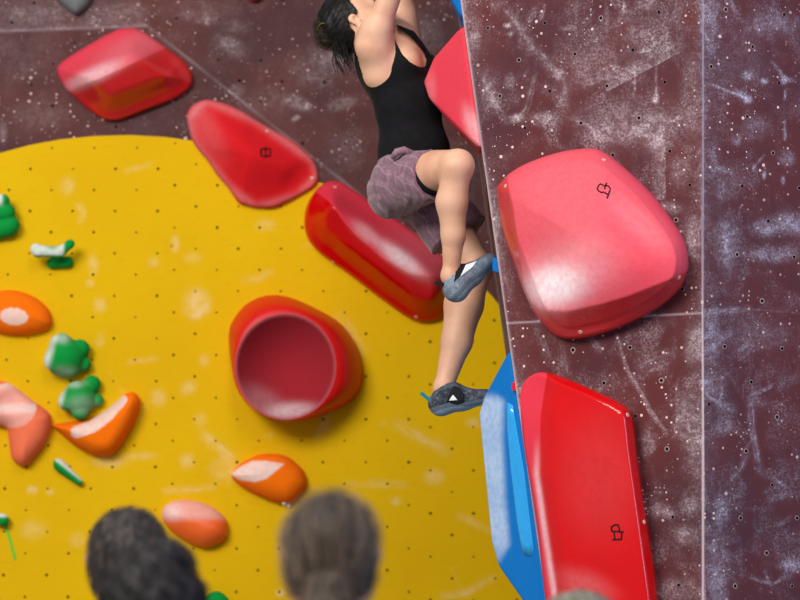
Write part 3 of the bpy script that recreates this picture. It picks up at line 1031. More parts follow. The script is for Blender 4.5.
hold('orange_disc_hold', [(52, 320), (48, 309), (36, 298), (18, 291), (0, 291), (-15, 298), (-22, 311), (-16, 325), (0, 333), (20, 335), (40, 332), (50, 327)], PM, simple_dome(.10, 22), M['orange'],
     'orange oval hold with small white chalk patch, cut by the left picture edge', chalk=lambda X, Y: 1.2 * (blob(X, Y, 14, 316.5, 13, 8, 6) > .3) * .8)
hold('orange_shield_hold', [(-20, 378), (0, 381), (12, 385), (32, 400), (49, 413), (51, 425), (48, 438), (42, 448), (33, 459), (27, 465), (20, 465.5), (12, 458), (9, 440), (6, 428), (-8, 424), (-24, 410), (-28, 392)], PM,
     lambda X, Y, d: .008 + .11 * dome(d / 20) - .03 * blob(X, Y, 10, 402, 14, 10), M['orangefaded'], 'faded orange drop-shaped hold with chalked top, at the left picture edge below the orange oval', center=(20, 420),
     chalk=lambda X, Y: .9 * (blob(X, Y, 12, 405, 24, 22, 20) > .35) * np.clip(.55 + .5 * np.sin(Y / 4.0), .5, 1) )
hold('orange_crescent_hold', [(52, 425), (62, 423), (75, 421), (88, 420), (102, 413), (114, 404), (124, 395), (132, 392), (138, 396), (140.5, 404), (137, 417), (131, 429), (124, 441), (117, 450), (110, 455), (97, 455.5), (85, 451), (73, 444), (60, 433)], PM,
     lambda X, Y, d: .008 + .12 * dome(d / 15), M['orange'], 'orange crescent hold with white chalked upper edge, below the two green knobs', center=(108, 432),
     chalk=lambda X, Y: .95 * (seg_dist(X, Y, [(77, 432), (92, 427), (106, 417), (121, 400)], False) < 6.0) + .0 * X)
hold('orange_pod_hold', [(231, 475), (237, 467), (245, 461), (260, 454.5), (277, 454), (288, 457), (295, 462), (302, 469), (306, 478), (306, 486), (302, 493), (295, 500), (287, 503.5), (272, 501), (252, 492.5), (238, 484)], PM,
     lambda X, Y, d: .008 + .10 * dome(d / 20) , M['orange'], 'orange pod hold with white chalk band, directly behind the ponytailed head',
     chalk=lambda X, Y: 1.0 * sst(sdist(X, Y, [(230, 474), (240, 467), (252, 461), (266, 461), (284, 464), (276, 471), (266, 479), (255, 482), (240, 480)]) / 2.0 + .5))
hold('orange_dome_hold', [(162, 513), (165, 506), (172, 502), (182, 500), (195, 501), (210, 506), (220, 513), (227, 522), (228, 531), (226, 538), (220, 543), (210, 547), (200, 547), (187, 542), (172, 532), (164, 522)], PM,
     lambda X, Y, d: .008 + .11 * dome(d / 22), M['orangefaded'], 'small orange dome hold with chalky pink top, right of the short-haired spectator', matte=lambda X, Y: np.clip((523 + (X - 165) * -.08) - Y, -3, 3),
     chalk=lambda X, Y: .5 * sst((524 - Y) / 10) + .35 * blob(X, Y, 172, 512, 10, 10))


# ------------------------------------------------------------------ implicit surfaces (smooth bodies)
class SDF:
    def __init__(s, lo, hi, h):
        s.lo = np.array(lo, float); s.h = h
        s.n = np.ceil((np.array(hi) - s.lo) / h).astype(int) + 1
        s.F = np.full(s.n, 0.5, np.float32)
        s.ax = [(s.lo[k] + h * np.arange(s.n[k])).astype(np.float32) for k in range(3)]

    def box(s, lo, hi, m):
        a = np.clip(np.floor((np.asarray(lo) - m - s.lo) / s.h).astype(int), 0, s.n)
        b = np.clip(np.ceil((np.asarray(hi) + m - s.lo) / s.h).astype(int) + 1, 0, s.n)
        sl = tuple(slice(a[k], b[k]) for k in range(3))
        g = np.meshgrid(s.ax[0][sl[0]], s.ax[1][sl[1]], s.ax[2][sl[2]], indexing='ij', sparse=True)
        return sl, g

    @staticmethod
    def smin(a, b, k):
        if k <= 0: return np.minimum(a, b)
        h = np.clip(0.5 + 0.5 * (b - a) / k, 0, 1)
        return b * (1 - h) + a * h - k * h * (1 - h)

    @staticmethod
    def d_cone(g, a, b, ra, rb, flat=None):
        a = np.asarray(a, float); b = np.asarray(b, float); ab = b - a
        px, py, pz = g[0] - a[0], g[1] - a[1], g[2] - a[2]
        t = np.clip((px * ab[0] + py * ab[1] + pz * ab[2]) / (ab @ ab + 1e-12), 0, 1)
        qx, qy, qz = px - t * ab[0], py - t * ab[1], pz - t * ab[2]
        if flat is not None:                       # (axis, factor): squash along axis
            ax, f = flat
            al = qx * ax[0] + qy * ax[1] + qz * ax[2]
            e = (1 / f - 1) * al
            qx, qy, qz = qx + e * ax[0], qy + e * ax[1], qz + e * ax[2]
        return np.sqrt(qx * qx + qy * qy + qz * qz) - (ra + (rb - ra) * t)

    @staticmethod
    def d_ell(g, c, R, r):
        p = [g[k] - c[k] for k in range(3)]
        q = [(p[0] * R[k][0] + p[1] * R[k][1] + p[2] * R[k][2]) for k in range(3)]
        k0 = np.sqrt(sum((q[k] / r[k]) ** 2 for k in range(3))) + 1e-9
        k1 = np.sqrt(sum((q[k] / (r[k] ** 2)) ** 2 for k in range(3))) + 1e-9
        return k0 * (k0 - 1) / k1

    def cone(s, a, b, ra, rb=None, k=0.02, flat=None, sub=False):
        rb = ra if rb is None else rb
        a = np.asarray(a, float); b = np.asarray(b, float)
        sl, g = s.box(np.minimum(a, b), np.maximum(a, b), max(ra, rb) * 1.3 + k + 0.03)
        s._op(sl, s.d_cone(g, a, b, ra, rb, flat), k, sub)

    def ell(s, c, r, R=None, k=0.02, sub=False):
        R = np.eye(3) if R is None else R
        sl, g = s.box(np.asarray(c), np.asarray(c), max(r) + k + 0.03)
        s._op(sl, s.d_ell(g, c, R, r), k, sub)

    def _op(s, sl, d, k, sub):
        if sub: s.F[sl] = -s.smin(-s.F[sl], d.astype(np.float32), k)
        else: s.F[sl] = s.smin(s.F[sl], d.astype(np.float32), k)

    def cut(s, p, n, k=0.0):
        """keep the side the normal points away from"""
        g = np.meshgrid(*s.ax, indexing='ij', sparse=True)
        d = (g[0] - p[0]) * n[0] + (g[1] - p[1]) * n[1] + (g[2] - p[2]) * n[2]
        s.F = (-s.smin(-s.F, -d, k)).astype(np.float32)

    def disp(s, fn):
        g = np.meshgrid(*s.ax, indexing='ij', sparse=True)
        s.F = (s.F + fn(*g)).astype(np.float32)

    def mesh(s, smooth=2):
        F = s.F; n = s.n
        sgn = F < 0
        cells = np.zeros(n - 1, np.int8)
        cor = [(i, j, k) for i in (0, 1) for j in (0, 1) for k in (0, 1)]
        def sh(A, c): return A[c[0]:n[0] - 1 + c[0], c[1]:n[1] - 1 + c[1], c[2]:n[2] - 1 + c[2]]
        for c in cor: cells += sh(sgn, c)
        idx = np.argwhere((cells > 0) & (cells < 8))
        vid = np.full(n - 1, -1, np.int64); vid[tuple(idx.T)] = np.arange(len(idx))
        acc = np.zeros((len(idx), 3)); cnt = np.zeros(len(idx))
        for a in cor:
            for ax in range(3):
                if a[ax] == 1: continue
                b = list(a); b[ax] = 1; b = tuple(b)
                fa = F[tuple((idx + a).T)]; fb = F[tuple((idx + b).T)]
                m = (fa < 0) != (fb < 0)
                t = np.where(m, fa / np.where(fa == fb, 1, fa - fb), 0)
                p = np.array(a, float)[None] + t[:, None] * (np.array(b) - np.array(a))[None]
                acc[m] += p[m]; cnt[m] += 1
        V = s.lo + (idx + acc / cnt[:, None]) * s.h
        quads = []
        for ax in range(3):
            o1, o2 = [(1, 2), (2, 0), (0, 1)][ax]
            sl0 = [slice(1, n[k] - 1) for k in range(3)]; sl0[ax] = slice(0, n[ax] - 1)
            sl1 = list(sl0); sl1[ax] = slice(1, n[ax])
            A = sgn[tuple(sl0)]; B = sgn[tuple(sl1)]
            e = np.argwhere(A != B)
            if not len(e): continue
            off = np.array([1, 1, 1]); off[ax] = 0
            e = e + off
            f = sgn[tuple(e.T)]
            d1 = np.zeros(3, int); d1[o1] = 1
            d2 = np.zeros(3, int); d2[o2] = 1
            q = np.stack([vid[tuple((e - d1 - d2).T)], vid[tuple((e - d2).T)], vid[tuple(e.T)], vid[tuple((e - d1).T)]], 1)
            q[~f] = q[~f][:, ::-1]
            quads.append(q)
        Q = np.vstack(quads)
        Q = Q[(Q >= 0).all(1)]
        for _ in range(smooth):
            S = np.zeros_like(V); c = np.zeros(len(V))
            for k in range(4):
                a, b = Q[:, k], Q[:, (k + 1) % 4]
                for d in range(3):
                    S[:, d] += np.bincount(a, V[b, d], len(V)) + np.bincount(b, V[a, d], len(V))
                c += np.bincount(a, minlength=len(V)) + np.bincount(b, minlength=len(V))
            V = V * 0.5 + 0.5 * S / np.maximum(c, 1)[:, None]
        return V, Q


def sdf_obj(name, S, mat, parent=None, smooth=2, attrs=None, origin=None):
    V, Q = S.mesh(smooth)
    at = {k: f(V) for k, f in attrs.items()} if attrs else None
    return npmesh(name, V, Q, mat, parent, attrs=at, origin=origin)


# green knobs and the small oddments on the yellow wall
def knob(name, label, cx, cy, prims, white, px=1 / 214.0, group=None):
    """prims: (x0,y0,h0,x1,y1,h1,r) in photo position and height off the wall"""
    P = lambda x, y, h: PM.at(x, y) + nrm(CAM - PM.at(cx, cy)) * h
    pts = [P(p[0], p[1], p[2]) for p in prims] + [P(p[3], p[4], p[5]) for p in prims]
    rm = max(p[6] for p in prims)
    S = SDF(np.min(pts, 0) - rm - .03, np.max(pts, 0) + rm + .03, 0.005)
    for p in prims:
        S.cone(P(*p[:3]), P(*p[3:6]), p[6], p[7] if len(p) > 7 else p[6], k=0.012)
    S.cut(PM.at(cx, cy) - M_n * 0.012, -M_n)
    def ck(V):
        X, Y = proj(V); return np.clip(white(X, Y), 0, 1)
    o = sdf_obj(name, S, M['green'], smooth=1, attrs={'chalk': ck, 'matte': lambda V: np.full(len(V), 4.0)}, origin=PM.at(cx, cy))
    return tag(o, label, 'climbing hold', group)


knob('green_lobed_hold', 'green lobed hold with white top at the far left edge, highest of the green ones', 0, 218,
     [(-8, 232, .02, 10, 225, .05, .045), (-6, 226, .03, 8, 228, .04, .04), (-8, 213, .05, 7, 212, .07, .038), (-6, 202, .07, 3, 201, .08, .032)], lambda X, Y: sst((208 - Y) / 6) * sst((5 - X) / 5) + .0)
knob('green_mushroom_hold', 'small green mushroom hold with a chalk-white lip, upper left of the yellow wall', 57, 255,
     [(52, 263, .015, 68, 262, .02, .026), (55, 262, .02, 57, 252, .09, .024), (38, 251, .10, 60, 252, .11, .026), (60, 252, .11, 70, 244, .10, .022), (36, 249, .10, 38, 252, .10, .026)],
     lambda X, Y: sst((66 - X) / 4) * sst((257 - Y) / 3) * (1 - .6 * blob(X, Y, 52, 246, 7, 4)))
knob('green_knob_hold', 'upper of two touching green knobs with white left rim', 67, 358,
     [(66, 358, .0, 66, 357, .06, .095, .085), (60, 345, .05, 62, 344, .08, .05), (78, 350, .03, 80, 349, .05, .045), (84, 364, .02, 84, 364, .04, .032), (71, 367, .05, 70, 367, .07, .042), (55, 359, .06, 55, 361, .08, .05)],
     lambda X, Y: .9 * sst((56 - X + (355 - Y) * .25) / 8) + .5 * blob(X, Y, 62, 338, 9, 6) + .35 * blob(X, Y, 66, 374, 18, 8))
knob('green_knob_hold', 'lower of two touching green knobs, tucked above the orange crescent', 80, 398,
     [(79, 399, .0, 79, 398, .05, .08, .075), (75, 390, .05, 77, 389, .07, .036), (91, 385, .02, 92, 384, .04, .04), (96, 400, .02, 97, 400, .03, .03), (80, 410, .04, 80, 411, .06, .04), (67, 400, .05, 67, 402, .07, .04)],
     lambda X, Y: .9 * sst((67 - X + (398 - Y) * .25) / 7) + .5 * blob(X, Y, 74, 383, 11, 5) + .3 * blob(X, Y, 82, 405, 16, 10))
knob('green_blade_hold', 'thin green blade hold with white upper edge, alone below the orange crescent', 69, 472,
     [(58, 463, .03, 80, 482, .03, .022, .014), (60, 466, .015, 78, 481, .015, .028, .016)], lambda X, Y: sst((line_s(X, Y, (54, 463), (84, 486)) - 1.0) / 3))
knob('green_stub_hold', 'green stub hold with white face touching the left picture edge, above a green tape strip', 1, 518,
     [(-4, 518, .01, 3, 520, .04, .028)], lambda X, Y: sst((519 - Y) / 4))
knob('green_round_hold', 'green hold showing low down between two spectator heads', 216, 600,
     [(210, 606, .01, 216, 602, .05, .05), (222, 606, .01, 221, 604, .05, .04)], lambda X, Y: .0 * X)
# strip of green tape
tp = [(4, 524), (7, 524), (17, 559), (14, 560.5)]
Vt = [PM.at(x, y) + M_n * 0.0015 for x, y in tp] + [PM.at(x, y) - M_n * 0.003 for x, y in tp]
tape = npmesh('tape_strip', Vt, [(0, 1, 2, 3), (0, 4, 5, 1), (1, 5, 6, 2), (2, 6, 7, 3), (3, 7, 4, 0)], simple('green_tape', lin(110, 190, 24), .6), smooth=False)
tag(tape, 'narrow bright green tape strip slanting down the yellow wall at lower left', 'tape')
# white bit of chalk under the orange pod
ob = PM.at(287, 504)
S = SDF(ob - .05, ob + .05, .003); S.cone(ob, PM.at(284.5, 502.5) - M_n * -.03, .010, .012); S.cone(ob, PM.at(290, 507) + M_n * .01, .010, .006)
tag(sdf_obj('chalk_bit', S, M['white'], smooth=1, origin=ob), 'tiny white bit of chalk below the orange pod', 'climbing hold')
# slate hold and red scrap at the top edge, on the leaning facets
def on_facets(x, y):
    b = bvh_wall
    p, n = hit(b, x, y); return p, n
wb = bpy.data.objects['wall_back']
bvh_wall = bvh_of(wb)
p, n = hit(bvh_wall, 75, 0); PT = Plane(p, n)
gh = hold('slate_grey_hold', [(55, -8), (58, 0), (66, 8), (74, 14), (80, 13.5), (88, 6), (92, -2), (93, -12), (88, -24), (70, -28), (58, -20)], PT, lambda X, Y, d: .008 + .09 * dome(d / 16), M['greyhold'], 'slate grey pointed hold cut by the top picture edge at upper left', N=80, T=16)
p, n = hit(bvh_wall, 254, 0); PT2 = Plane(p, n)
hold('dark_red_hold', [(245, -8), (249, 0), (255, 2), (261, -1), (265, -9), (258, -22), (248, -20)], PT2, lambda X, Y, d: .008 + .05 * dome(d / 9), M['darkred'], 'dark red hold barely showing at the top picture edge left of the climber', N=60, T=12)


# holds on the pillar's return face, seen edge-on
def hull(name, pts, mat, label, bevel=0.012, cat='climbing volume', chalk=None, matte=None, sub=0.012):
    bm = bmesh.new()
    for p in pts: bm.verts.new(tuple(p))
    bmesh.ops.convex_hull(bm, input=bm.verts)
    bmesh.ops.dissolve_limit(bm, angle_limit=0.06, verts=bm.verts, edges=bm.edges)
    if bevel: bmesh.ops.bevel(bm, geom=bm.edges[:] + bm.verts[:], offset=bevel, segments=4, profile=0.5, affect='EDGES', clamp_overlap=True)
    bmesh.ops.triangulate(bm, faces=bm.faces)
    for _ in range(6):
        L = [e for e in bm.edges if e.calc_length() > sub * 1.6]
        if not L: break
        bmesh.ops.subdivide_edges(bm, edges=L, cuts=1)
        bmesh.ops.triangulate(bm, faces=[f for f in bm.faces if len(f.verts) > 3])
    bm.verts.ensure_lookup_table()
    V = np.array([v.co[:] for v in bm.verts]); F = [tuple(v.index for v in f.verts) for f in bm.faces]
    bm.free()
    X, Y = proj(V)
    at = {'chalk': np.clip(chalk(X, Y, V), 0, 1) if chalk else np.zeros(len(V)), 'matte': matte(X, Y, V) if matte else np.full(len(V), 4.0)}
    o = npmesh(name, V, F, mat, attrs=at, sharp=35)
    return tag(o, label, cat)


def onL(y, dpt, out=0.0):
    """a point on the return face at the height of photo row y, dpt metres behind the arete, out metres off the face"""
    xp = 460.5 + (546 - 460.5) * y / 600.0
    p = PA.at(xp, y) + dpt * np.array([0.041, 1.0, 0])
    return p + np.array([-1.0, 0.03, 0]) * out


def OL(x, y, dpt):
    """a point at photo position x,y at the depth of the return face plus dpt"""
    q = onL(y, dpt)
    return U(x, y, q[1])


hull('red_peak_volume', [onL(26, .02, -.02), onL(147, .03, -.02), onL(30, .6, -.02), onL(140, .6, -.02), OL(462, 26, .02), OL(477.5, 146, .03),
                         OL(434, 58, .22), OL(424, 82, .25), OL(429, 98, .24), OL(434, 62, .45), OL(426, 82, .45), OL(432, 98, .45), OL(451, 124, .22)], M['red'],
     'red peaked volume sticking out from the pillar edge over the climber\'s chest', .008,
     matte=lambda X, Y, V: np.full(len(X), 4.0), chalk=lambda X, Y, V: .4 * blob(X, Y, 474, 128, 8, 22, -20) + .12 * blob(X, Y, 430, 90, 6, 20) + .02)
bl = hull('blue_slab_volume', [onL(352, .02, -.02), onL(352, .5, -.02), onL(640, .02, -.02), onL(640, .5, -.02), OL(508.5, 352, .02), OL(551, 640, .02),
                          OL(491, 386.5, .14), OL(485, 396, .16), OL(479.5, 414, .17), OL(486, 493, .18), OL(492, 541, .18), OL(499, 566, .17), OL(527, 601, .12),
                          OL(493, 387, .42), OL(482, 414, .42), OL(493, 540, .42), OL(527, 601, .4)], M['blue'],
          'tall blue slab volume on the pillar edge under the climber\'s lower foot', .006,
          chalk=lambda X, Y, V: 0.8 * sst((np.interp(Y, [385, 400, 440, 500, 545, 565, 580], [490, 506, 505, 508, 512, 500, 490]) - X) / 9 + .2) * np.clip(.86 + .06 * np.sin(Y / 9.0), 0, 1) * sst((585 - Y) / 45) * sst((Y - 390) / 12))
patch('glossy_inset', bl, [(507, 402), (512, 402), (524, 470), (534, 553), (530, 558), (525, 556), (521, 545), (517, 520), (511, 470), (507, 425)], simple('polished_blue', lin(36, 156, 226), .15, .6), bl, 0.0015)
bl2 = hull('blue_overhead_volume', [onL(16, .03, -.02), onL(16, .5, -.02), onL(-190, .03, -.02), onL(-190, .5, -.02), OL(460, 15, .04), OL(451, 0, .1), OL(436, -30, .16), OL(428, -70, .2), OL(428, -70, .45), OL(436, -30, .45), OL(428, -150, .2), OL(428, -150, .45)], M['blue'],
           'blue volume at the very top of the pillar edge above the climber', .006)
tf_ = hull('blue_foot_chip', [onL(255, .06, -.02), onL(273, .06, -.02), onL(255, .2, -.02), onL(273, .2, -.02), OL(492.5, 258, .08), OL(492.5, 271, .08), OL(492.5, 258, .18), OL(492.5, 271, .18)], M['blue'],
           'tiny blue foothold chip at the toe of the climber\'s raised foot', .003, cat='climbing hold', sub=.006)
hull('red_foot_chip', [onL(380, .0, -.01), onL(392, .0, -.01), onL(380, .02, -.01), onL(392, .02, -.01), OL(512.0, 383, .006), OL(512.0, 390, .006), OL(512.0, 386, .018)], M['redsand'],
     'tiny red chip on the pillar edge between the blue slab and the red slab', .001, cat='climbing hold', sub=.006)

#PEOPLE_BEGIN
# ------------------------------------------------------------------ people
def frame(f, up):
    """orthonormal (forward, left, up)"""
    u = nrm(up); f = np.asarray(f, float); f = nrm(f - (f @ u) * u)
    l = np.cross(u, f)
    return f, l, u


def head_sdf(S, c, fr, sc=1.0, ears=True, face=True, eu=0.0):
    f, l, u = fr
    P = lambda a, b, d: c + sc * (a * f + b * l + d * u)
    R = np.array([f, l, u])
    S.ell(P(-.008, 0, .022), (.097 * sc, .077 * sc, .094 * sc), R, k=.01)
    S.ell(P(.022, 0, -.030), (.070 * sc, .062 * sc, .085 * sc), R, k=.03)
    S.cone(P(.052, 0, -.088), P(.066, 0, -.094), .026 * sc, .021 * sc, k=.03)              # chin
    for s in (-1, 1):
        S.cone(P(-.005, s * .056, -.052), P(.05, s * .024, -.092), .020 * sc, .018 * sc, k=.03)   # jaw
        S.ell(P(.062, s * .036, -.018), (.024 * sc, .024 * sc, .02 * sc), R, k=.02)        # cheek
        if face:
            S.ell(P(.088, s * .032, .010), (.016 * sc, .018 * sc, .012 * sc), R, k=.012, sub=True)
            S.ell(P(.073, s * .032, .010), (.013 * sc, .013 * sc, .013 * sc), R, k=.003)
        if ears:
            a = P(-.012, s * .086, .012 + eu); b = P(-.002, s * .080, -.024 + eu)
            S.cone(a, b, .021 * sc, .011 * sc, k=.004, flat=(nrm(.3 * f + s * l), .5))
            S.ell(P(-.001, s * .100, .006 + eu), (.0125 * sc, .018 * sc, .016 * sc), R, k=.002, sub=True)
            S.cone(P(.006, s * .088, -.002 + eu), P(.008, s * .086, -.010 + eu), .0055 * sc, k=.004)
    if face:
        S.cone(P(.086, 0, .014), P(.108, 0, -.024), .009 * sc, .012 * sc, k=.012)          # nose
        for s in (-1, 1): S.cone(P(.094, s * .010, -.027), P(.098, s * .009, -.028), .007 * sc, k=.006)
        S.cone(P(.083, -.030, .030), P(.083, .030, .030), .010 * sc, k=.02)                # brow
        S.cone(P(.086, -.016, -.052), P(.086, .016, -.052), .0065 * sc, k=.008)            # lips
        S.cone(P(.084, -.014, -.062), P(.084, .014, -.062), .007 * sc, k=.008)


def hand_sdf(S, wrist, fdir, palm_n, side, sc=1.0, curl=(35, 45, 30), spread=6):
    """fdir: direction of the fingers, palm_n: direction the palm faces, side +1: thumb on cross(fdir,palm_n)"""
    f, p, _ = frame(fdir, palm_n)[0], nrm(palm_n), None
    p = nrm(p - (p @ f) * f)
    t = np.cross(f, p) * side                     # thumb side
    W = np.asarray(wrist, float)
    Q = lambda a, b, d: W + sc * (a * f + b * t + d * p)
    for b in (-.026, -.009, .009, .025):
        S.cone(Q(.005, b * .6, 0), Q(.082, b, 0), .015 * sc, .013 * sc, k=.012)
    lens = [(.026, .042, .026, .020), (.009, .048, .030, .022), (-.009, .044, .028, .021), (-.026, .034, .021, .018)]
    for b, l1, l2, l3 in lens:
        a = Q(.084, b, 0); ang = 0
        d0 = nrm(f + t * b * spread / 2)
        for L, cu, r0, r1 in ((l1, curl[0], .0095, .0088), (l2, curl[1], .0086, .0080), (l3, curl[2], .0080, .0068)):
            ang += math.radians(cu)
            d = math.cos(ang) * d0 + math.sin(ang) * p
            e = a + sc * L * d
            S.cone(a, e, r0 * sc, r1 * sc, k=.003)
            a = e
    a = Q(.022, .026, .006)
    for L, d, r0, r1 in ((.042, f * .55 + t * .7 + p * .35, .014, .0115), (.032, f * .8 + t * .35 + p * .5, .011, .010), (.025, f * .85 + t * .05 + p * .6, .010, .0078)):
        e = a + sc * L * nrm(d)
        S.cone(a, e, r0 * sc, r1 * sc, k=.006)
        a = e


def strands(name, V, Nrm, flow, mat, parent, n=900, L=.09, r=.0007, lift=.003, seed=1, jitter=.35, steps=7):
    """fine loose hairs that follow the hair surface"""
    g = np.random.default_rng(seed)
    from mathutils.kdtree import KDTree
    kd = KDTree(len(V))
    for i, v in enumerate(V): kd.insert(v, i)
    kd.balance()
    Vs = []; Fs = []
    for i in g.integers(0, len(V), n):
        p = V[i] + Nrm[i] * lift * g.uniform(.2, 1.6)
        d0 = g.normal(0, jitter, 3)
        path = [p]
        ln = L * g.uniform(.4, 1.2)
        for k in range(steps):
            q, j, dist = kd.find(Vector(p)); nn = Nrm[j]
            d = flow(p) + d0 * .6
            d = d - (d @ nn) * nn * .85
            p = p + nrm(d) * ln / steps
            q, j, dist = kd.find(Vector(p))
            lift_k = lift * (1 + 2.0 * k / steps * abs(d0[0]))
            tgt = V[j] + Nrm[j] * lift_k
            p = p * .5 + tgt * .5
            path.append(p)
        v, f = tube(path, [r * (1 - .6 * k / steps) for k in range(steps + 1)], 3)
        o = len(Vs); Vs += v; Fs += [tuple(q + o for q in fc) for fc in f]
    return npmesh(name, np.array(Vs), Fs, mat, parent)


def vnorm(V, Q):
    n = np.cross(V[Q[:, 2]] - V[Q[:, 0]], V[Q[:, 3]] - V[Q[:, 1]])
    out = np.zeros_like(V)
    for k in range(4):
        for d in range(3): out[:, d] += np.bincount(Q[:, k], n[:, d], len(V))
    return out / (np.linalg.norm(out, axis=1)[:, None] + 1e-12)


def eyes(c, fr, parent, sc=1.0):
    f, l, u = fr
    for s in (-1, 1):
        p = c + sc * (.0745 * f + s * .032 * l + .010 * u)
        bm = bmesh.new(); bmesh.ops.create_uvsphere(bm, u_segments=14, v_segments=10, radius=.0125 * sc)
        V = np.array([v.co[:] for v in bm.verts]) + p; F = [tuple(v.index for v in q.verts) for q in bm.faces]
        fm = [1 if (np.mean(V[list(q)], 0) - p) @ f > .0108 * sc else 0 for q in F]
        bm.free()
        npmesh('eye', V, F, [M['eye'], M['iris']], parent, fmat=fm)


# ---- the climber
def climber():
    TH = math.radians(25)
    D = 8.78
    chest = U(396, 62, D); pel = U(413, 180, D); neck = U(386, 33, D)
    up = nrm(chest - pel)
    f, l, u = frame((math.cos(TH), -math.sin(TH), 0), up)
    R = np.array([f, l, u])
    rt = empty('climber', U(415, 190, D), 'climber in black tank top and mauve shorts hanging on the pillar edge', 'person')
    # joints
    sh_r = U(371, 46, D - .13); sh_l = U(404, 35, D + .13)
    el_r = U(399, -28, D - .22); el_l = U(399, -44, D + .06)
    wr_r = U(428, -92, D - .26); wr_l = U(432, -108, D - .06)
    hip_r = pel + (-.085) * l + -.01 * u; hip_l = pel + .085 * l - .02 * u
    kn_r = U(457, 167, D - .42); an_r = U(451, 276, D - .34)
    kn_l = U(478, 267, D + .00); an_l = U(443.5, 388, D - .09)
    heel_r = U(456, 290, D - .35); toe_r = U(488, 262, D - .26)
    heel_l = U(441, 404, D - .10); toe_l = U(484, 397, D - .12)

    lo = np.min([sh_r, wr_r, wr_l, kn_r, an_l, heel_l, U(320, 0, D)], 0) - .22
    hi = np.max([sh_l, wr_l, wr_r, kn_l, el_l, U(490, 260, D)], 0) + .2

    def torso(S, off=0.0):
        q = lambda a, b, c, o=pel: o + a * f + b * l + c * u
        S.ell(chest - .018 * f + .01 * u, (.126 + off, .142 + off, .165 + off), R, k=.03)
        S.cone(chest - .10 * l - .06 * u - .02 * f, chest - .13 * l + .09 * u - .01 * f, .05 + off, .036 + off, k=.05)
        S.ell(chest - .17 * u + .022 * f, (.116 + off, .132 + off, .16 + off), R, k=.04)
        S.ell(pel + .10 * u + .020 * f, (.126 + off, .136 + off, .14 + off), R, k=.04)
        S.ell(pel + .01 * u - .004 * f, (.108 + off, .150 + off, .105 + off), R, k=.04)
        for s in (-1, 1):
            S.ell(chest + .072 * f + s * .068 * l - .03 * u, (.052 + off, .058 + off, .058 + off), R, k=.03)     # bust
            S.ell(pel - .055 * f + s * .068 * l - .035 * u, (.085 + off, .080 + off, .088 + off), R, k=.03)      # glutes

    def upper(S):
        S.cone(neck - .03 * u - .01 * f, neck + .07 * u - .012 * f, .050, .046, k=.03)
        for s, sh, el, wr in ((-1, sh_r, el_r, wr_r), (1, sh_l, el_l, wr_l)):
            S.cone(chest + s * .06 * l + .11 * u - .02 * f, sh, .055, .052, k=.04)             # shoulder girdle
            S.cone(sh, el, .052, .037, k=.03)
            S.ell(sh + .25 * (el - sh) - .010 * f, (.050, .046, .046), R, k=.03)              # deltoid
            S.cone(chest + s * .10 * l - .05 * u - .02 * f, sh + .2 * (el - sh), .05, .036, k=.05)   # lat and chest wall under the arm
            S.cone(el, el + .35 * (wr - el), .038, .040, k=.02)
            S.cone(el + .35 * (wr - el), wr, .040, .026, k=.02)

    def thigh(S, hp, kn, off=0.0, t1=1.0):
        e = hp + (kn - hp) * t1
        S.cone(hp, e, .095 + off, .095 + off - .041 * t1, k=.035)

    def legs(S):
        for hp, kn, an in ((hip_r, kn_r, an_r), (hip_l, kn_l, an_l)):
            thigh(S, hp, kn)
            S.ell(kn, (.049, .049, .051), k=.025)
            d = an - kn
            back = nrm(np.cross(d, [0, 1, 0])) if hp is hip_l else nrm(np.array([-1, .3, 0]))
            if back[0] > 0: back = -back
            r1, r2, ra = (.070, .055, .033) if hp is hip_l else (.054, .041, .028)
            S.cone(kn, kn + .32 * d + .012 * back, .051, r1, k=.02)
            S.cone(kn + .32 * d + .012 * back, kn + .62 * d, r1, r2, k=.02)
            S.cone(kn + .62 * d, an, r2, ra, k=.02)
        # kneecap of the raised leg
        S.ell(kn_r + np.array([.020, -.03, .010]), (.030, .028, .036), k=.02)
        S.cone(hip_r + .6 * (kn_r - hip_r) + np.array([.01, 0, .016]), kn_r + np.array([.006, 0, .010]), .062, .044, k=.03)

    S = SDF(lo, hi, .0052)
    torso(S); upper(S); legs(S)
    for a, h, t in ((an_r, heel_r, toe_r), (an_l, heel_l, toe_l)):
        S.cone(a, h, .034, .026, k=.02); S.cone(h, t, .024, .018, k=.02)
        S.ell(a, (.032, .034, .032), k=.015)
    # head, tipped back, looking up along the wall
    hu = nrm(np.array([-.50, .12, .86])); hf, hl, hu = frame((1.0, -.04, .55), hu)
    hc = U(358, 23, D - .03)
    fr = (hf, hl, hu)
    head_sdf(S, hc, fr, .98, eu=-.014)
    S.cone(neck, hc - .05 * hu - .02 * hf, .048, .05, k=.03)
    # hands clamp the volume overhead
    hand_sdf(S, wr_r, (.45, .25, .95), (1, .1, -.1), 1, .95)
    hand_sdf(S, wr_l, (.5, -.1, .95), (1, -.1, -.1), -1, .95)
    sdf_obj('body', S, M['skin'], rt, 2)
    eyes(hc, fr, rt, .98)

    # tank top
    ARMHOLE = [(352, 40), (356.5, 54), (359.5, 66), (365, 77), (371, 82), (380, 80.5), (387, 73), (392, 63), (395.5, 52), (395, 40), (392, 26), (392, -20), (340, -20)]
    NECK = [(393, 22), (396, 42), (402, 54), (410, 62), (418, 66.5), (425, 67.5), (426.5, 60), (423, 50), (415, 41), (407, 33), (399, 27)]
    OVER = [(300, 20), (391, 22), (414, 31), (424, 44), (431, 55), (470, 40), (470, -100), (300, -100)]
    T = SDF(lo, hi, .0055)
    torso(T, .007)
    T.cone(chest + .02 * f + .05 * u - .05 * l, chest + .02 * f + .05 * u + .05 * l, .075, .075, k=.04)
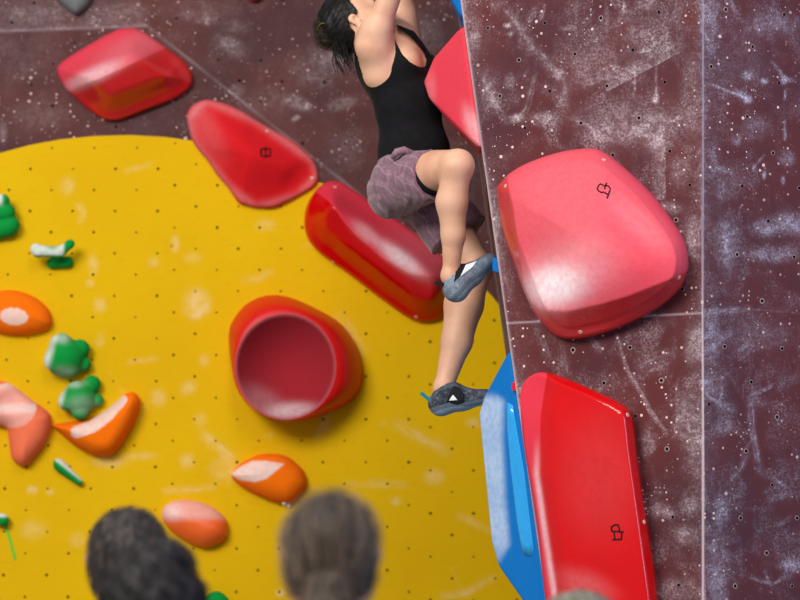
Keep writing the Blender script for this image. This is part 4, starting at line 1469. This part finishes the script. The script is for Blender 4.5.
    T.cone(chest + .12 * u - .05 * l + .02 * f, chest + .12 * u + .06 * l + .02 * f, .085, .075, k=.04)
    # arm hole, neckline and far arm hole cut away along their measured outlines
    gx = np.stack(np.meshgrid(*T.ax, indexing='ij'), -1).reshape(-1, 3)
    X, Y = proj(gx)
    near = (gx[:, 1] - (D + .03)).astype(np.float32)
    for poly, lim in ((ARMHOLE, near), (NECK, near + .02), (OVER, near - 1)):
        m = sdist(X, Y, poly) / 274.0
        T.F = np.maximum(T.F, np.minimum(m, -lim).reshape(T.F.shape).astype(np.float32))
    T.cone(sh_l + .06 * l, el_l + .06 * l, .095, .09, k=.004, sub=True)
    T.cut(pel + .030 * u, nrm(-u - .35 * f))
    T.disp(lambda x, y, z_: .0016 * np.sin(95 * z_ + 18 * x + 7 * y) * sst((2.95 - z_) / .2))
    tk = sdf_obj('tank_top', T, M['black'], rt, 1)
    # left strap, a ribbon running from the shoulder to the bust
    b = bvh_of(bpy.data.objects['body'] if 'body' in bpy.data.objects else tk)
    st = [U(394, 24, D - .06), U(402, 29, D - .02), U(411, 35, D), U(420, 44, D), U(428, 57, D - .02)]
    v, fc = tube(st, [.006, .006, .006, .007, .010], 8)
    npmesh('strap', v, fc, M['black'], tk)

    # shorts
    H = SDF(lo, hi, .0055)
    q = pel
    H.ell(pel + .04 * u - .002 * f, (.116, .150, .105), R, k=.03)
    H.ell(pel - .005 * u - .006 * f, (.122, .166, .11), R, k=.03)
    for s in (-1, 1): H.ell(pel - .064 * f + s * .068 * l - .04 * u, (.090, .086, .098), R, k=.03)
    H.cone(hip_r, hip_r + .70 * (kn_r - hip_r), .108, .080, k=.03)
    H.cone(hip_r + np.array([-.02, -.02, -.03]), hip_r + .62 * (kn_r - hip_r) + np.array([-.01, 0, -.030]), .085, .068, k=.03)
    Hl = SDF(lo, hi, .0055)
    Hl.cone(hip_l, hip_l + .80 * (kn_l - hip_l), .112, .102, k=.03)
    Hl.cone(hip_l + np.array([-.02, 0, -.02]), hip_l + .68 * (kn_l - hip_l) + np.array([-.035, 0, .0]), .085, .078, k=.03)
    Hl.cone(hip_l + np.array([.04, 0, .0]), kn_l + np.array([.015, 0, .05]), .09, .085, k=.03)
    dl = nrm(kn_l - hip_l); Hl.cut(hip_l + .63 * (kn_l - hip_l), dl, .004)
    dr = nrm(kn_r - hip_r); dr = nrm(dr + np.array([.10, 0, .12]))
    H.cut(hip_r + .555 * (kn_r - hip_r), dr, .004)
    H.F = np.minimum(H.F, Hl.F)
    H.cut(U(387, 156, D), nrm(np.array([-.45, -.1, .86])), .004)
    def folds(x, y, z_):
        a = x * .80 + z_ * .60; b_ = z_ * .8 - x * .6
        return 165 * a + 40 * y + 1.6 * np.sin(22 * b_ + 9 * a) + .6 * np.sin(75 * b_)
    def wr(x, y, z_):
        ph = folds(x, y, z_)
        return -.0022 * (np.sin(ph) + .5 * np.sin(1.9 * ph + 1.0))
    H.disp(wr)
    # carve away where the bare thigh leaves the leg opening
    def crease(V):
        ph = folds(V[:, 0], V[:, 1], V[:, 2])
        return .8 * sat((np.sin(ph) - .86) * 6) + .4 * sat((np.sin(1.9 * ph + 1.0) - .86) * 6)
    so = sdf_obj('shorts', H, M['shorts'], rt, 1, attrs={'chalk': crease})
    # drawcord flap at the waistband and dark liner at the hem
    G = SDF(lo, hi, .0055)
    G.cone(hip_r + .2 * (kn_r - hip_r), hip_r + .70 * (kn_r - hip_r), .086, .073, k=.01)
    G.cone(hip_r + .2 * (kn_r - hip_r) + np.array([0, 0, -.02]), hip_r + .62 * (kn_r - hip_r) + np.array([-.002, 0, -.012]), .078, .068, k=.01)
    G.cut(hip_r + .558 * (kn_r - hip_r) + np.array([.0, 0, 0]), dr + np.array([0, 0, .35]), .0)
    sdf_obj('hem_lining', G, M['black'], so, 1)
    wf = [U(392, 158, D - .20), U(397, 152, D - .215), U(404, 150, D - .215), U(411, 153, D - .205), U(415, 156, D - .19)]
    v, fc = tube(wf, [.010, .014, .014, .012, .008], 8)
    npmesh('waistband_flap', v, fc, M['shorts'], so, attrs={'chalk': np.full(len(v), .25)})

    # hair: cap, bun, falling ends
    K = SDF(hc - .24, hc + .24, .0045)
    P = lambda a, b_, d: hc + a * hf + b_ * hl + d * hu
    K.ell(P(-.022, 0, .026), (.122, .090, .110), np.array([hf, hl, hu]), k=.01)
    K.cone(U(336, 30, D - .03), U(347, 42, D - .02), .055, .042, k=.03)
    HF = [(347.5, 0), (352, 4), (357.5, 11), (355.5, 16), (350, 17.5), (347.5, 22), (349, 27), (353, 30), (357, 33), (362, 70), (440, 70), (440, -40), (376, -40), (366, -16), (352, -9)]
    gx = np.stack(np.meshgrid(*K.ax, indexing='ij'), -1).reshape(-1, 3)
    X, Y = proj(gx)
    K.F = np.maximum(K.F, (sdist(X, Y, HF) / 274.0).reshape(K.F.shape).astype(np.float32))
    K.disp(lambda x, y, z_: .0016 * np.sin(160 * x + 60 * z_ + 40 * y) + .001 * np.sin(300 * x - 140 * z_))
    V, Q = K.mesh(1)
    hair = npmesh('hair', V, Q, M['hair_black'], rt)
    bun_c = U(327, 36, D - .03)
    flow = lambda p: nrm(bun_c - p) + .0
    strands('hair_wisps', V, vnorm(V, Q), flow, M['hair_black'], hair, 500, .08, .0006, .003, 3)
    B = SDF(bun_c - .12, bun_c + .12, .004)
    B.ell(bun_c, (.040, .045, .038), k=.01)
    B.ell(U(323, 26, D - .04), (.026, .03, .026), k=.015)
    B.ell(U(331, 42, D - .04), (.034, .03, .026), k=.015)
    B.disp(lambda x, y, z_: .0035 * np.sin(170 * (x + z_) + 60 * y) * np.sin(120 * (z_ - x)))
    V2, Q2 = B.mesh(1)
    bun = npmesh('bun', V2, Q2, M['hair_black'], hair)
    strands('loose_hair', V2, vnorm(V2, Q2), lambda p: nrm(np.cross(p - bun_c, [.2, 1, .1]) + 1e-6), M['hair_wisp'], bun, 260, .09, .0007, .006, 5, .9)
    tie = [U(325 + 7 * math.cos(a), 28 + 5 * math.sin(a), D - .065 + .02 * math.sin(a)) for a in np.linspace(0, 2 * math.pi, 16, endpoint=False)]
    v, fc = tube(tie, .0026, 6, closed=True)
    npmesh('hair_tie', v, fc, M['tie_yellow'], bun)
    # locks hanging behind the shoulder
    g = np.random.default_rng(11)
    Vs = []; Fs = []
    for i in range(90):
        x0 = g.uniform(335, 356); dd = D - .05 + g.uniform(-.03, .05)
        xe = 349 + (x0 - 347) * g.uniform(.2, .9) + g.normal(0, 3); ye = g.uniform(56, 77)
        bow = g.uniform(-7, 2)
        pts = [U(x0 + (xe - x0) * t + bow * math.sin(t * math.pi) , 34 + (ye - 34) * t, dd) for t in np.linspace(0, 1, 8)]
        v, fc = tube(pts, [.0018 * (1 - .7 * t) for t in np.linspace(0, 1, 8)], 4)
        o = len(Vs); Vs += v; Fs += [tuple(k + o for k in q_) for q_ in fc]
    for i in range(7):
        x0 = g.uniform(336, 342); xe = g.uniform(335, 345)
        pts = [U(x0 + (xe - x0) * t - 5 * math.sin(t * math.pi), 46 + 26 * t, D - .04) for t in np.linspace(0, 1, 8)]
        v, fc = tube(pts, .0009, 4); o = len(Vs); Vs += v; Fs += [tuple(k + o for k in q_) for q_ in fc]
    npmesh('hair_ends', np.array(Vs), Fs, M['hair_black'], hair)

    # shoes
    def shoe(an, h, t, dark, tab_mat, tab_px, name_mark, mark_px, strap_px, depth):
        d = nrm(t - h); side = nrm(np.cross(d, [0, 1, 0]));
        if side[2] < 0: side = -side
        lat = np.array([0, 1.0, 0]) - d[1] * d; lat = nrm(lat)
        S = SDF(np.min([an, h, t], 0) - .11, np.max([an, h, t], 0) + .11, .0035)
        L = np.linalg.norm(t - h)
        S.cone(h + .002 * side, h + .014 * side + .04 * d, .047, .047, k=.02, flat=(lat, .85))       # heel cup
        S.cone(h + .03 * d + .016 * side, h + .52 * L * d + .006 * side, .048, .040, k=.02, flat=(lat, .95))
        S.cone(h + .5 * L * d + .004 * side, t + .006 * d, .039, .028, k=.02, flat=(lat, 1.15))      # forefoot
        S.cone(h + .05 * d + .03 * side, an + .15 * (h - an) + .014 * d, .041, .040, k=.02)
        S.cone(an + .010 * nrm(an - h), an + .10 * nrm(an - h), .040, .050, k=.004, sub=True)                  # collar opening
        V, Q = S.mesh(1)
        # sole band: lower side of the shoe
        c = V[Q].mean(1)
        sv = (c - h) @ side
        lim = -.014 + .004 * np.sin((c - h) @ d * 40)
        fm = np.where(sv < lim - .008, 2, np.where(sv < lim + .008, 1, 0))
        s = npmesh('climbing_shoe', V, Q, [M['shoedark' if dark else 'shoe'], M['rand'], M['sole']], rt, fmat=fm)
        patch('closure_strap', s, strap_px, M['strap'], s, .002)
        patch('white_mark', s, mark_px, M['mark'], s, .0032)
        # pull tab loop
        tp = [U(x, y, depth) for x, y in tab_px]
        V = []; F = []
        wv = .009
        for i, p in enumerate(tp):
            a = tp[max(i - 1, 0)]; b = tp[min(i + 1, len(tp) - 1)]
            n_ = nrm(np.cross(b - a, [0, 1, 0])) * .0062
            V += [p + n_ + [0, wv, 0], p + n_ - [0, wv, 0], p - n_ - [0, wv, 0], p - n_ + [0, wv, 0]]
        for i in range(len(tp) - 1):
            for k in range(4):
                F.append((i * 4 + k, i * 4 + (k + 1) % 4, i * 4 + 4 + (k + 1) % 4, i * 4 + 4 + k))
        F += [(3, 2, 1, 0), tuple((len(tp) - 1) * 4 + k for k in range(4))]
        npmesh('pull_tab', np.array(V), F, tab_mat, s, smooth=False)
        return s

    s1 = shoe(an_r, heel_r, toe_r, False, M['strap'], [(450, 291), (446, 286.5), (441, 283.5), (437, 282.8), (434.8, 284)], 'm',
              [(460.5, 276.5), (465.5, 265.5), (477, 261.5), (472, 268)], [(454, 282), (456, 270), (461, 264.5), (466, 264), (460, 276)], D - .36)
    s1['label'] = 'grey climbing shoe with black pull tab on the raised foot'
    s2 = shoe(an_l, heel_l, toe_l, True, M['teal'], [(437, 405), (431, 401), (426, 397), (422.5, 394), (420.5, 393)], 'm',
              [(449, 400.5), (453, 394.8), (457.5, 400)], [(453.5, 386), (460, 388.5), (464, 395), (464.5, 402), (457, 404.5), (446.5, 401.5), (450, 393)], D - .11)
    s2['label'] = 'charcoal climbing shoe with teal pull tab on the lower foot'
    return rt


M['hair_rim_lit'] = mat_hair('rim_lit_brown_strands', lin(92, 78, 66), lin(150, 128, 108))  # rim light on the ponytail hair put into a paler strand colour
M['hair_wisp'] = mat_hair('brown_wisps', lin(44, 34, 26), lin(84, 66, 46))


# ---- the people watching from the floor, seen from behind
def spectator(name_label, px, ytop, Y, hairm, skin, tee, yaw, style, sc=1.0, seed=0, tilt=0.0):
    """px: photo column of the head, ytop: photo row of the crown"""
    crown = U(px, ytop, Y)
    f0 = np.array([math.sin(yaw), math.cos(yaw), .10])
    fr = frame(f0, (tilt, -.10, 1))
    f, l, u = fr
    hc = crown - .128 * sc * u
    base = np.array([hc[0], Y, 0.0])
    rt = empty('spectator', base, name_label, 'person')
    h = hc[2] + .115 * sc
    bf, bl_, bu = frame((math.sin(yaw * .6), math.cos(yaw * .6), 0), (0, 0, 1))
    R = np.array([bf, bl_, bu])
    q = lambda a, b, c: base + a * bf + b * bl_ + np.array([0, 0, c * h])
    S = SDF(base + [-.36, -.26, -.01], base + [.36, .30, h + .06], .0075)
    head_sdf(S, hc, fr, sc)
    S.cone(q(-.015, 0, .83), hc - .06 * u - .02 * f, .058 * sc, .054 * sc, k=.03)
    def torso(S, o=0):
        S.ell(q(0, 0, .72), (.105 + o, .155 + o, .19 + o), R, k=.04)
        S.ell(q(.01, 0, .60), (.10 + o, .135 + o, .15 + o), R, k=.04)
        S.ell(q(-.005, 0, .52), (.112 + o, .160 + o, .12 + o), R, k=.04)
        for s in (-1, 1): S.cone(q(-.01, s * .05, .83), q(-.005, s * .165, .805), .05 + o, .052 + o, k=.04)
    torso(S)
    wrists = []
    for s in (-1, 1):
        sh = q(-.005, s * .175, .80); el = q(-.02, s * .215, .625); wr = q(.06, s * .205, .485)
        S.cone(sh, el, .046, .036, k=.02); S.cone(el, wr, .036, .025, k=.02)
        hand_sdf(S, wr, (.15 * bf - bu), -s * bl_, s, .95, curl=(14, 22, 14))
        S.cone(q(0, s * .085, .50), q(.01, s * .09, .27), .082, .052, k=.03)
        S.cone(q(.01, s * .09, .27), q(-.02, s * .095, .05), .052, .034, k=.02)
        S.cone(q(-.03, s * .095, .025), q(.14, s * .105, .018), .032, .026, k=.02)
    sdf_obj('body', S, skin, rt, 2)
    eyes(hc, fr, rt, sc)
    T = SDF(base + [-.36, -.26, .4 * h], base + [.36, .26, h], .0085)
    torso(T, .012)
    for s in (-1, 1): T.cone(q(-.005, s * .172, .80), q(-.012, s * .205, .70), .058, .055, k=.02)
    T.cone(q(-.012, 0, .80), q(-.012, 0, .95), .07, .075, k=.01, sub=True)
    T.cut(q(0, 0, .47), -bu)
    T.disp(lambda x, y, z_: .003 * np.sin(40 * z_ + 25 * x))
    sdf_obj('t_shirt', T, tee, rt, 1)
    J = SDF(base + [-.3, -.25, 0], base + [.3, .25, .62 * h], .0085)
    J.ell(q(-.005, 0, .52), (.122, .170, .115), R, k=.04)
    for s in (-1, 1):
        J.cone(q(0, s * .085, .50), q(.01, s * .09, .27), .094, .066, k=.03)
        J.cone(q(.01, s * .09, .27), q(-.02, s * .095, .04), .066, .052, k=.02)
    J.cut(q(0, 0, .555), bu); J.cut(q(0, 0, .035), -bu)
    sdf_obj('trousers', J, M['trs'], rt, 1)
    for s in (-1, 1):
        B = SDF(base + s * .1 * bl_ + [-.2, -.2, -.01], base + s * .1 * bl_ + [.2, .26, .16], .006)
        B.cone(q(-.035, s * .095, .026), q(.15, s * .105, .022), .042, .036, k=.02)
        B.cone(q(-.025, s * .095, .03), q(-.02, s * .095, .06), .042, .043, k=.02)
        B.cut(base + [0, 0, .004], -bu)
        sdf_obj('shoe', B, M['boot'], rt, 1)
    # hair
    K = SDF(hc - [.22, .22, .30], hc + [.22, .22, .2], .005)
    P = lambda a, b_, d: hc + sc * (a * f + b_ * l + d * u)
    Rh = np.array([f, l, u])
    flow = lambda p: -u
    if style == 'ponytail':
        K.ell(P(-.012, 0, .020), (.112 * sc, .091 * sc, .108 * sc), Rh, k=.01)
        K.ell(P(-.045, 0, -.03), (.075 * sc, .074 * sc, .08 * sc), Rh, k=.03)
        K.cut(P(.050, 0, 0), nrm(f * .9 - u * .35), .012)
        K.cut(P(-.05, 0, -.062), nrm(-u + .15 * f), .012)
        tb = P(-.112, 0.0, -.022)
        flow = lambda p: nrm(tb - p)
    elif style == 'short':
        K.ell(P(-.010, 0, .024), (.108 * sc, .086 * sc, .103 * sc), Rh, k=.01)
        K.ell(P(-.042, 0, -.03), (.066 * sc, .066 * sc, .075 * sc), Rh, k=.03)
        K.cut(P(.055, 0, 0), nrm(f * .9 - u * .4), .012)
        K.cut(P(0, 0, -.075), -u + .4 * f, .015)
        flow = lambda p: nrm(-u + .8 * (p - hc) @ l * l * 6 - .5 * f)
    elif style == 'wavy':
        K.ell(P(-.014, 0, .014), (.112 * sc, .092 * sc, .106 * sc), Rh, k=.01)
        K.ell(P(-.035, 0, -.05), (.088 * sc, .100 * sc, .12 * sc), Rh, k=.04)
        K.ell(P(-.03, 0, -.13), (.08 * sc, .112 * sc, .09 * sc), Rh, k=.04)
        K.cut(P(.052, 0, 0), nrm(f * .9 - u * .35), .012)
        K.disp(lambda x, y, z_: .006 * np.sin(75 * z_ + 30 * x) * np.sin(60 * x + 20 * z_) + .003 * np.sin(150 * z_ + 110 * x))
    else:
        K.ell(P(-.010, 0, .024), (.110 * sc, .089 * sc, .104 * sc), Rh, k=.01)
        K.ell(P(-.045, 0, -.035), (.07 * sc, .072 * sc, .085 * sc), Rh, k=.03)
        K.cut(P(.052, 0, 0), nrm(f * .9 - u * .35), .012)
    for s in (-1, 1):
        if style != 'wavy': K.ell(P(0.002, s * .094, -.008), (.040 * sc, .034 * sc, .050 * sc), Rh, k=.008, sub=True)
    K.disp(lambda x, y, z_: .0012 * np.sin(220 * x + 30 * z_))
    V, Q = K.mesh(1)
    hair = npmesh('hair', V, Q, hairm, rt)
    Nn = vnorm(V, Q)
    n = {'wavy': 2200, 'ponytail': 600, 'short': 1300}.get(style, 900)
    strands('hair_strands', V, Nn, flow, M['hair_rim_lit'] if style == 'ponytail' else hairm, hair, n, {'wavy': .07, 'short': .04}.get(style, .11), .0007, {'ponytail': .007}.get(style, .005), seed, {'wavy': .9, 'short': .5}.get(style, .3))
    if style == 'ponytail':
        pts = [tb + .02 * f, tb - .032 * f - .012 * u, tb - .045 * f - .06 * u, tb - .042 * f - .13 * u, tb - .03 * f - .21 * u]
        rr = [.022, .030, .046, .044, .022]
        G = SDF(np.min(pts, 0) - .07, np.max(pts, 0) + .07, .0045)
        for a, b_, r0, r1 in zip(pts[:-1], pts[1:], rr[:-1], rr[1:]): G.cone(a, b_, r0, r1, k=.015)
        G.disp(lambda x, y, z_: .002 * np.sin(260 * x + 12 * z_))
        V2, Q2 = G.mesh(1)
        pt = npmesh('ponytail', V2, Q2, hairm, hair)
        strands('hair_strands', V2, vnorm(V2, Q2), lambda p: nrm(-u + (p - tb) @ l * l * 1.5), M['hair_rim_lit'], pt, 600, .12, .0007, .003, seed + 5, .2)
        ring = [tb - .012 * f + .026 * (math.cos(a) * l + math.sin(a) * u) for a in np.linspace(0, 2 * math.pi, 18, endpoint=False)]
        v, fc = tube(ring, .006, 6, closed=True)
        npmesh('hair_tie', v, fc, M['tie_dark'], pt)
    if style == 'wavy':
        bc = P(-.125, 0.012, -.055)
        G = SDF(bc - .1, bc + .1, .0045)
        G.ell(bc, (.048, .036, .042), k=.01); G.ell(bc + .02 * l - .012 * u, (.03, .03, .03), k=.02); G.ell(bc - .028 * l + .0 * u, (.03, .03, .03), k=.02)
        G.disp(lambda x, y, z_: .005 * np.sin(110 * (x + z_)) * np.sin(90 * (z_ - x)))
        V2, Q2 = G.mesh(1)
        bn = npmesh('bun', V2, Q2, hairm, hair)
        strands('loose_hair', V2, vnorm(V2, Q2), lambda p: nrm(np.cross(p - bc, f) + 1e-6), hairm, bn, 500, .07, .0007, .005, seed + 5, .8)
    return rt


climber()
spectator('spectator with smooth brown hair in a low ponytail, seen from behind', 331, 491, 4.0, M['hair_brown'], M['skin'], M['tee2'], 0.0, 'ponytail', .90, 21)
spectator('spectator with short black hair and left ear showing, behind the wavy-haired head', 129, 507, 5.4, M['hair_soot'], M['skin2'], M['tee1'], 0.10, 'short', 1.0, 22)
spectator('spectator with loose wavy black hair and a bun, in front of the short-haired head', 154, 534, 4.7, M['hair_wavy'], M['skin'], M['tee3'], -0.1, 'wavy', .92, 23)
spectator('spectator whose grey-brown crown just shows below the red slab volume', 580, 590, 5.0, M['hair_grey'], M['skin2'], M['tee1'], 0.0, 'cap', 1.1, 24)
#PEOPLE_END


# ------------------------------------------------------------------ light
def area(name, loc, target, size, power, color):
    ld = bpy.data.lights.new(name, 'AREA')
    ld.shape = 'RECTANGLE'; ld.size, ld.size_y = size
    ld.energy = power; ld.color = color
    o = bpy.data.objects.new(name, ld); COL.objects.link(o)
    o.location = loc
    d = Vector(target) - Vector(loc)
    o.rotation_euler = d.to_track_quat('-Z', 'Y').to_euler()
    return o


area('ceiling_lamp', (-4.4, 1.6, 6.4), (-.2, 9.6, 2.3), (4.2, 3.0), 840, (1.0, .965, .91))
area('ceiling_lamp', (0.6, 3.0, 7.4), (0.6, 8.5, 2.2), (1.6, 3.4), 190, (1.0, .97, .93))
area('side_window', (6.5, 4.0, 3.2), (1.6, 8.5, 2.2), (3.0, 2.5), 215, (.40, .55, 1.0))
w = bpy.data.worlds.new('gym_ambience'); SC.world = w
w.use_nodes = True
bg = w.node_tree.nodes['Background']
bg.inputs[0].default_value = (.86, .9, 1.0, 1); bg.inputs[1].default_value = 0.40
SC.view_settings.view_transform = 'Standard'
SC.view_settings.look = 'None'
SC.view_settings.gamma = 1
SC.view_settings.exposure = 0.0
